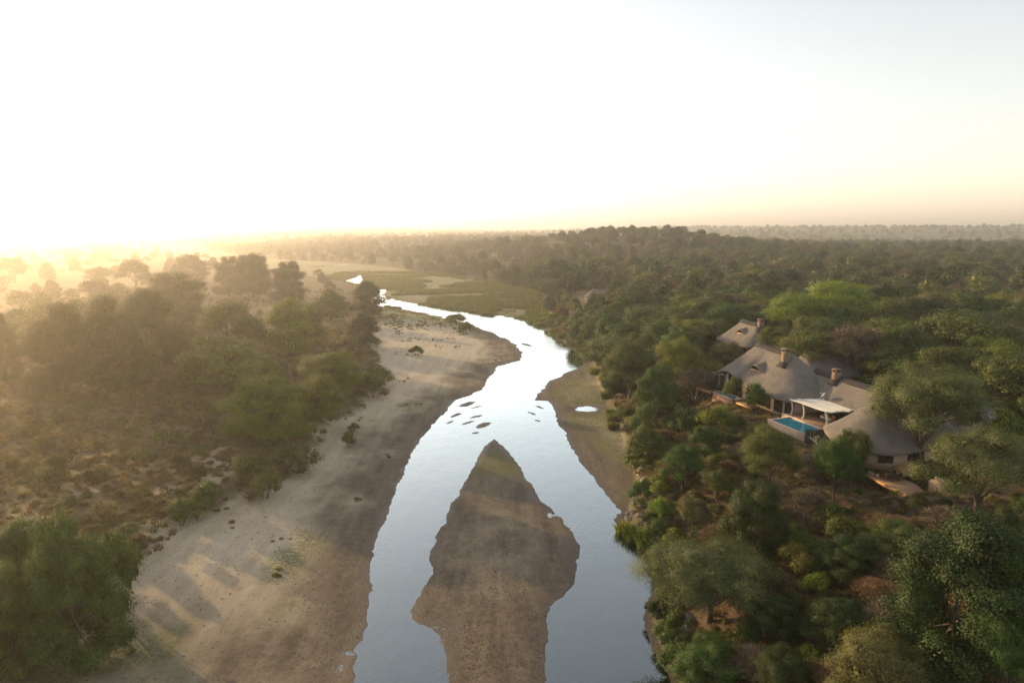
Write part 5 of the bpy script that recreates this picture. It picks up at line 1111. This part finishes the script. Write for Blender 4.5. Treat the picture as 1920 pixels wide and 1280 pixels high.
    # egg chair and loungers on the viewing deck
    e = Thing('egg_chair', 'tall black egg-shaped wicker chair on the viewing deck', 'chair', -21.3, 3.4, 8.9)
    V = []; K = 14
    for i in range(9):
        z = 9.35 + 1.6 * i / 8; r = 0.62 * math.sin(math.pi * (0.18 + 0.78 * i / 8)) ** 0.7
        for j in range(K):
            an = math.radians(40) + math.radians(280) * j / (K - 1); V.append((-21.3 + r * math.cos(an), 3.4 + r * math.sin(an), z))
    m = MB(); m.add(V, [[i * K + j, i * K + j + 1, (i + 1) * K + j + 1, (i + 1) * K + j] for i in range(8) for j in range(K - 1)]); e.part('shell', m, BLACK, None, True)
    e.part('cushion', prism_round(MB(), -21.3, 3.4, [(0.02, 9.3), (0.42, 9.32), (0.45, 9.42), (0.02, 9.46)]), BLACK, None, True)
    e.part('stand', prism_round(MB(), -21.3, 3.4, [(0.4, 8.905), (0.4, 8.95), (0.06, 8.98), (0.06, 9.31)]), BLACK)
    for i, (a, b) in enumerate(((-20.2, 3.0), (-19.3, 4.0))):
        l = Thing('lounger', ['dark sun lounger nearest the deck edge', 'dark sun lounger nearest the plunge pool'][i], 'lounger', a, b, 8.905, 'loungers on the viewing deck', 0.2); l.base = (0, 0, 0)
        l.part('frame', box(MB(), -.9, .9, -.32, .32, .22, .28), BLACK); l.part('mattress', box(MB(), -.88, .35, -.3, .3, .282, .38), BLACK)
        bm_ = MB(); bar(bm_, (.36, 0, .34), (.95, 0, .72), .6, .09); l.part('backrest', bm_, BLACK)
        for p in (-.75, .75):
            for q in (-.26, .26): l.part('leg', box(MB(), p - .03, p + .03, q - .03, q + .03, 0, .219), BLACK)
    # things on the terrace
    for i, (a, b, mt, lb) in enumerate(((2.6, 8.3, CREAM, 'pale armchair in the shade of the pergola'), (3.9, 8.4, ORANGE, 'tan leather armchair in the shade of the pergola'))):
        c = Thing('armchair', lb, 'chair', a, b, 9.005, 'armchairs under the pergola', 0.15 - 0.3 * i); c.base = (0, 0, 0)
        c.part('seat', box(MB(), -.34, .34, -.36, .3, .16, .44), mt); c.part('backrest', box(MB(), -.38, .38, .301, .45, .16, .86), mt)
        for s in (-1, 1): c.part('armrest', box(MB(), min(s * .341, s * .46), max(s * .341, s * .46), -.36, .3, .10, .62), mt)
        for s in (-1, 1):
            for q in (-.3, .36): c.part('leg', box(MB(), s * .36 - .03, s * .36 + .03, q - .03, q + .03, 0, .099 if q < 0 else .159), DARKW)
    k = Thing('kettle_barbecue', 'grey round kettle barbecue by the right trunk of the pergola', 'barbecue', 5.2, 6.7, 9.005)
    k.part('bowl', prism_round(MB(), 5.2, 6.7, [(0.05, 9.5), (0.28, 9.6), (0.36, 9.8), (0.36, 9.82)]), GREYM, None, True); k.part('lid', prism_round(MB(), 5.2, 6.7, [(0.37, 9.825), (0.34, 9.98), (0.18, 10.1), (0.01, 10.13)]), GREYM, None, True)
    for j in range(3):
        an = 2.1 * j; k.part('leg', bar(MB(), (5.2 + .34 * math.cos(an), 6.7 + .34 * math.sin(an), 9.006), (5.2 + .18 * math.cos(an), 6.7 + .18 * math.sin(an), 9.62), .035), BLACK)

    # far lodge upstream
    fx, fy = 36.5, 281.0; fz = ground_z(fx, fy) + 0.3
    f = Thing('hilltop_lodge', 'small distant lodge with a grey hipped roof and chimney above the river', 'house', 0, 0, fz, o=(fx, fy)); f.root.rotation_euler = (0, 0, math.radians(-14)); f.base = (0, 0, 0); f.root.scale = (0.8, 0.8, 0.8)
    eave = [(-6.5, -4.2, 3.6), (0, -4.6, 3.4), (6.5, -4.2, 3.4), (7.2, 0, 3.4), (6.5, 4.2, 3.4), (0, 4.6, 3.4), (-6.5, 4.2, 3.6), (-7.6, 0, 3.9)]
    thatch_roof(f, eave, (-3.2, 0, 8.2), (3.0, 0, 8.2), seed=8); ridge_cap(f, (-3.2, 0, 8.2), (3, 0, 8.2), 0.9, 0.8, 0.3)
    chimney(f, 3.6, 0.3, 6.3, 9.6, 1.2, False); wall_strip(f, [(-5.4, -3.2), (5.4, -3.2), (5.4, 3.2), (-5.4, 3.2), (-5.4, -3.2)], -1.5, 4.0)
    for a in (-4.6, -1.2, 2.4): window(f, (a, -3.2), (a + 2.2, -3.2), 0.6, 2.7, 2, 0.1)
    for nm, lb, dx, dy, ln in (('river_platform', 'sunlit wooden viewing platform left of the distant lodge', 14.5, 292.0, 7.0), ('river_platform', 'short sunlit platform beside the distant lodge', 30.5, 282.0, 4.0)):
        gz = ground_z(dx + 1, dy) + 1.6; p = Thing(nm, lb, 'deck', 0, 0, gz, o=(dx, dy)); p.root.rotation_euler = (0, 0, math.radians(-25)); p.base = (0, 0, 0); p.root['group'] = 'platforms by the distant lodge'
        for i in range(12): p.part('plank', box(MB(), 0, ln, i * .3, i * .3 + .28, -.05, 0), DECKW)
        p.part('fascia', box(MB(), -.05, ln, -.12, -.02, -.45, .02), FASCIA); p.part('railing', bar(MB(), (0, 0, 1.0), (ln, 0, 1.0), .12), FASCIA)
        for i in range(5): p.part('baluster', bar(MB(), (ln * i / 4.2, 0.03, .0), (ln * i / 4.2, 0.03, .98), .07), FASCIA)
        for a in (0.3, ln - 0.3):
            for b in (.2, 3.2): p.part('post', bar(MB(), (a, b, -4.5), (a, b, -.06), .2), DARKW)

# ------------------------------------------------------------------ rocks, tracks, dead wood
def rock_mesh(name, seed, mat, sub=3, flat=0.7):
    bm = bmesh.new(); bmesh.ops.create_icosphere(bm, subdivisions=sub, radius=1.0); rng = np.random.default_rng(seed)
    cuts = unit(rng, 14); off = rng.uniform(0.55, 0.9, 14)
    for v in bm.verts:
        p = np.array(v.co)
        for c, o in zip(cuts, off):
            d = p @ c
            if d > o: p = p - c * (d - o) * 0.85
        p *= 1 + 0.06 * rng.normal(); v.co = Vector((p[0], p[1], p[2] * flat))
    me = bpy.data.meshes.new(name); bm.to_mesh(me); bm.free(); me.materials.append(mat); return me
def build_details():
    rnd = random.Random(31)
    grey = simple_mat('grey_rock', (0.12, 0.11, 0.1), (0.24, 0.22, 0.2), 2.5, 0.9, 0.8, bd=0.08); tan = simple_mat('tan_rock', (0.24, 0.16, 0.1), (0.40, 0.29, 0.2), 1.6, 0.9, 0.8, (1, 1, 0.5), bd=0.1)
    gm = [rock_mesh('rock', 40 + i, grey) for i in range(4)]; tm = [rock_mesh('rock_outcrop', 50 + i, tan, 3, 1.0) for i in range(3)]
    spots = [(15.4, 85.2, .8), (16.2, 86.6, .65), (17.2, 86.0, .8), (16.6, 84.2, .6), (17.8, 87.9, .5), (15.6, 87.3, .5), (18.3, 85.4, .55), (18.6, 89.6, .6), (17.2, 90.4, .45), (19.6, 87.2, .6), (16.9, 88.9, .38), (19.2, 91.8, .5), (20.2, 90.2, .45), (18.0, 82.8, .45), (17.0, 81.6, .4), (16.0, 82.6, .5), (18.6, 93.8, .35), (15.2, 58.6, .9), (15.9, 57.4, .75), (14.9, 56.6, .5), (16.6, 58.8, .6), (15.4, 60.3, .45), (16.0, 55.6, .5), (19.0, 80.2, .5), (20.6, 85.0, .4), (21.4, 88.0, .5)]
    words = ['water edge below the reeds', 'rock pile under the pale rock face', 'shaded foot of the slope by the water']
    seen = {}
    for i, (x, y, s) in enumerate(spots):
        w = 2 if y < 65 else (0 if x < 16.5 else 1); sz = 'large' if s > 0.7 else ('medium' if s > 0.48 else 'small')
        o = link('rock', gm[i % 4], None, (x, y, ground_z(x, y) + s * 0.18), label=pick(f"{sz} grey boulder at the {['water edge', 'slope foot', 'shaded waterline'][w]}", x, y), category='rock', group='boulders on the right shore')
        o.scale = (s * rnd.uniform(.9, 1.3), s * rnd.uniform(.8, 1.1), s * rnd.uniform(.8, 1.1)); o.rotation_euler = (rnd.uniform(-.3, .3), rnd.uniform(-.3, .3), rnd.uniform(0, 6))
    for i, (x, y, s, sz, lb) in enumerate([(20.3, 98.4, 1.5, 2.3, 'tall pale tan rock face on the river bank below the lodge'), (20.6, 101.2, 1.3, 1.7, 'pale tan rock shoulder upstream of the tall rock face'), (19.6, 95.2, 1.1, 1.6, 'pale tan rock slab downstream of the tall rock face'), (19.8, 104.4, 1.0, 1.0, 'low tan rock at the back of the right beach')]):
        o = link('rock_outcrop', tm[i % 3], None, (x, y, ground_z(x, y) - 0.1), label=lb, category='rock', group='pale rock outcrops'); o.scale = (s, s * 1.2, sz); o.rotation_euler = (0.0, -0.25, rnd.uniform(0, 6))
    # hoof prints: flat dark brown discs laid just above the sand
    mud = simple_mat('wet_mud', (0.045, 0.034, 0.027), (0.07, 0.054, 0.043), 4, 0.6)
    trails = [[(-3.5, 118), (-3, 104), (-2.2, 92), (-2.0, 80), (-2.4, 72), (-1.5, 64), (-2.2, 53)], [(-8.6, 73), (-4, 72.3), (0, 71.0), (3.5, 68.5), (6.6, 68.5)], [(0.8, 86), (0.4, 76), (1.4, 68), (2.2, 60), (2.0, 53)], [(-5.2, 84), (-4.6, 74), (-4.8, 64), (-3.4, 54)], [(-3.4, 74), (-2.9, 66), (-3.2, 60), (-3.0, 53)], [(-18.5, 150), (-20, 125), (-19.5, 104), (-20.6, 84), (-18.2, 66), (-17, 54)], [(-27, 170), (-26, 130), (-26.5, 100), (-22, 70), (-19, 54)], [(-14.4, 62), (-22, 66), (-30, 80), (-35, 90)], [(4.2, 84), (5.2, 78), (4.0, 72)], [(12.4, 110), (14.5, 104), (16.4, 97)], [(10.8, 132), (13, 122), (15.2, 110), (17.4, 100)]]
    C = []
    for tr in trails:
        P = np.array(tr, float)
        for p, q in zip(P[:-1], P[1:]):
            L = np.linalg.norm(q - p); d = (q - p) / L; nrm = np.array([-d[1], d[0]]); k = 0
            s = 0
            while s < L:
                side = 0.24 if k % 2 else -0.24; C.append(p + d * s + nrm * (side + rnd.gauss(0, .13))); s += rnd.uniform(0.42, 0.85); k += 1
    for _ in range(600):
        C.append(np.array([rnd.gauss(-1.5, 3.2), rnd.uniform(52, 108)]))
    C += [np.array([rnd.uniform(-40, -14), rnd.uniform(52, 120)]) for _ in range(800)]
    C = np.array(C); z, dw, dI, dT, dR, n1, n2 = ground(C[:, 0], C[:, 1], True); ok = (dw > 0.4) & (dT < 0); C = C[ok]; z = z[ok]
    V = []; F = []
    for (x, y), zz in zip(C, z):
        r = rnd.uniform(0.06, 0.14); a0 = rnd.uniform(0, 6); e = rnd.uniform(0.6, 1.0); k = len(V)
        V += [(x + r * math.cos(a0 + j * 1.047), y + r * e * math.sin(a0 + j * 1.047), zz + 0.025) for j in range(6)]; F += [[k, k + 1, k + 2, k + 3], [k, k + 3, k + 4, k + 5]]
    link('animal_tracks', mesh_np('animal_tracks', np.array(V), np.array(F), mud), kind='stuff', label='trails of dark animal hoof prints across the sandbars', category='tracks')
    # dead white tree
    rng = np.random.default_rng(77); x, y = 41.5, 88.5; z = ground_z(x, y)
    root = link('dead_tree', None, None, (x, y, z), label='small bleached dead tree with bare white branches below the pole screen', category='tree')
    m = MB(); tube(m, bez((0, 0, -.4), (.3, 0, 1), (-.1, .2, 2.0), 5), [.14, .12, .1, .09, .08], 6); link('trunk', mesh_np('trunk', *m.quads(), PALE_BARK, True), root)
    for i in range(9):
        a = i * 0.75; m = MB(); s = np.array([-.1 * (i % 3) / 2, .1, 1.0 + .13 * (i % 8)]); e = s + np.array([math.cos(a) * 1.4, math.sin(a) * 1.4, rng.uniform(.4, 1.3)])
        tube(m, bez(s, (s + e) / 2 + rng.uniform(-.3, .3, 3), e, 5), np.linspace(.06, .02, 5), 4)
        for _ in range(4):
            q = s + (e - s) * rng.uniform(.4, .95); tube(m, bez(q, q + rng.uniform(-.3, .3, 3), q + rng.uniform(-.7, .7, 3) + [0, 0, .35], 3), [.03, .02, .012], 3)
        link('branch', mesh_np('branch', *m.quads(), PALE_BARK, True), root)
    # sand track inland of the lodge

# ------------------------------------------------------------------ build
build_lodge()
build_landmarks()
build_wood()
build_masses()
build_details()
build_haze()
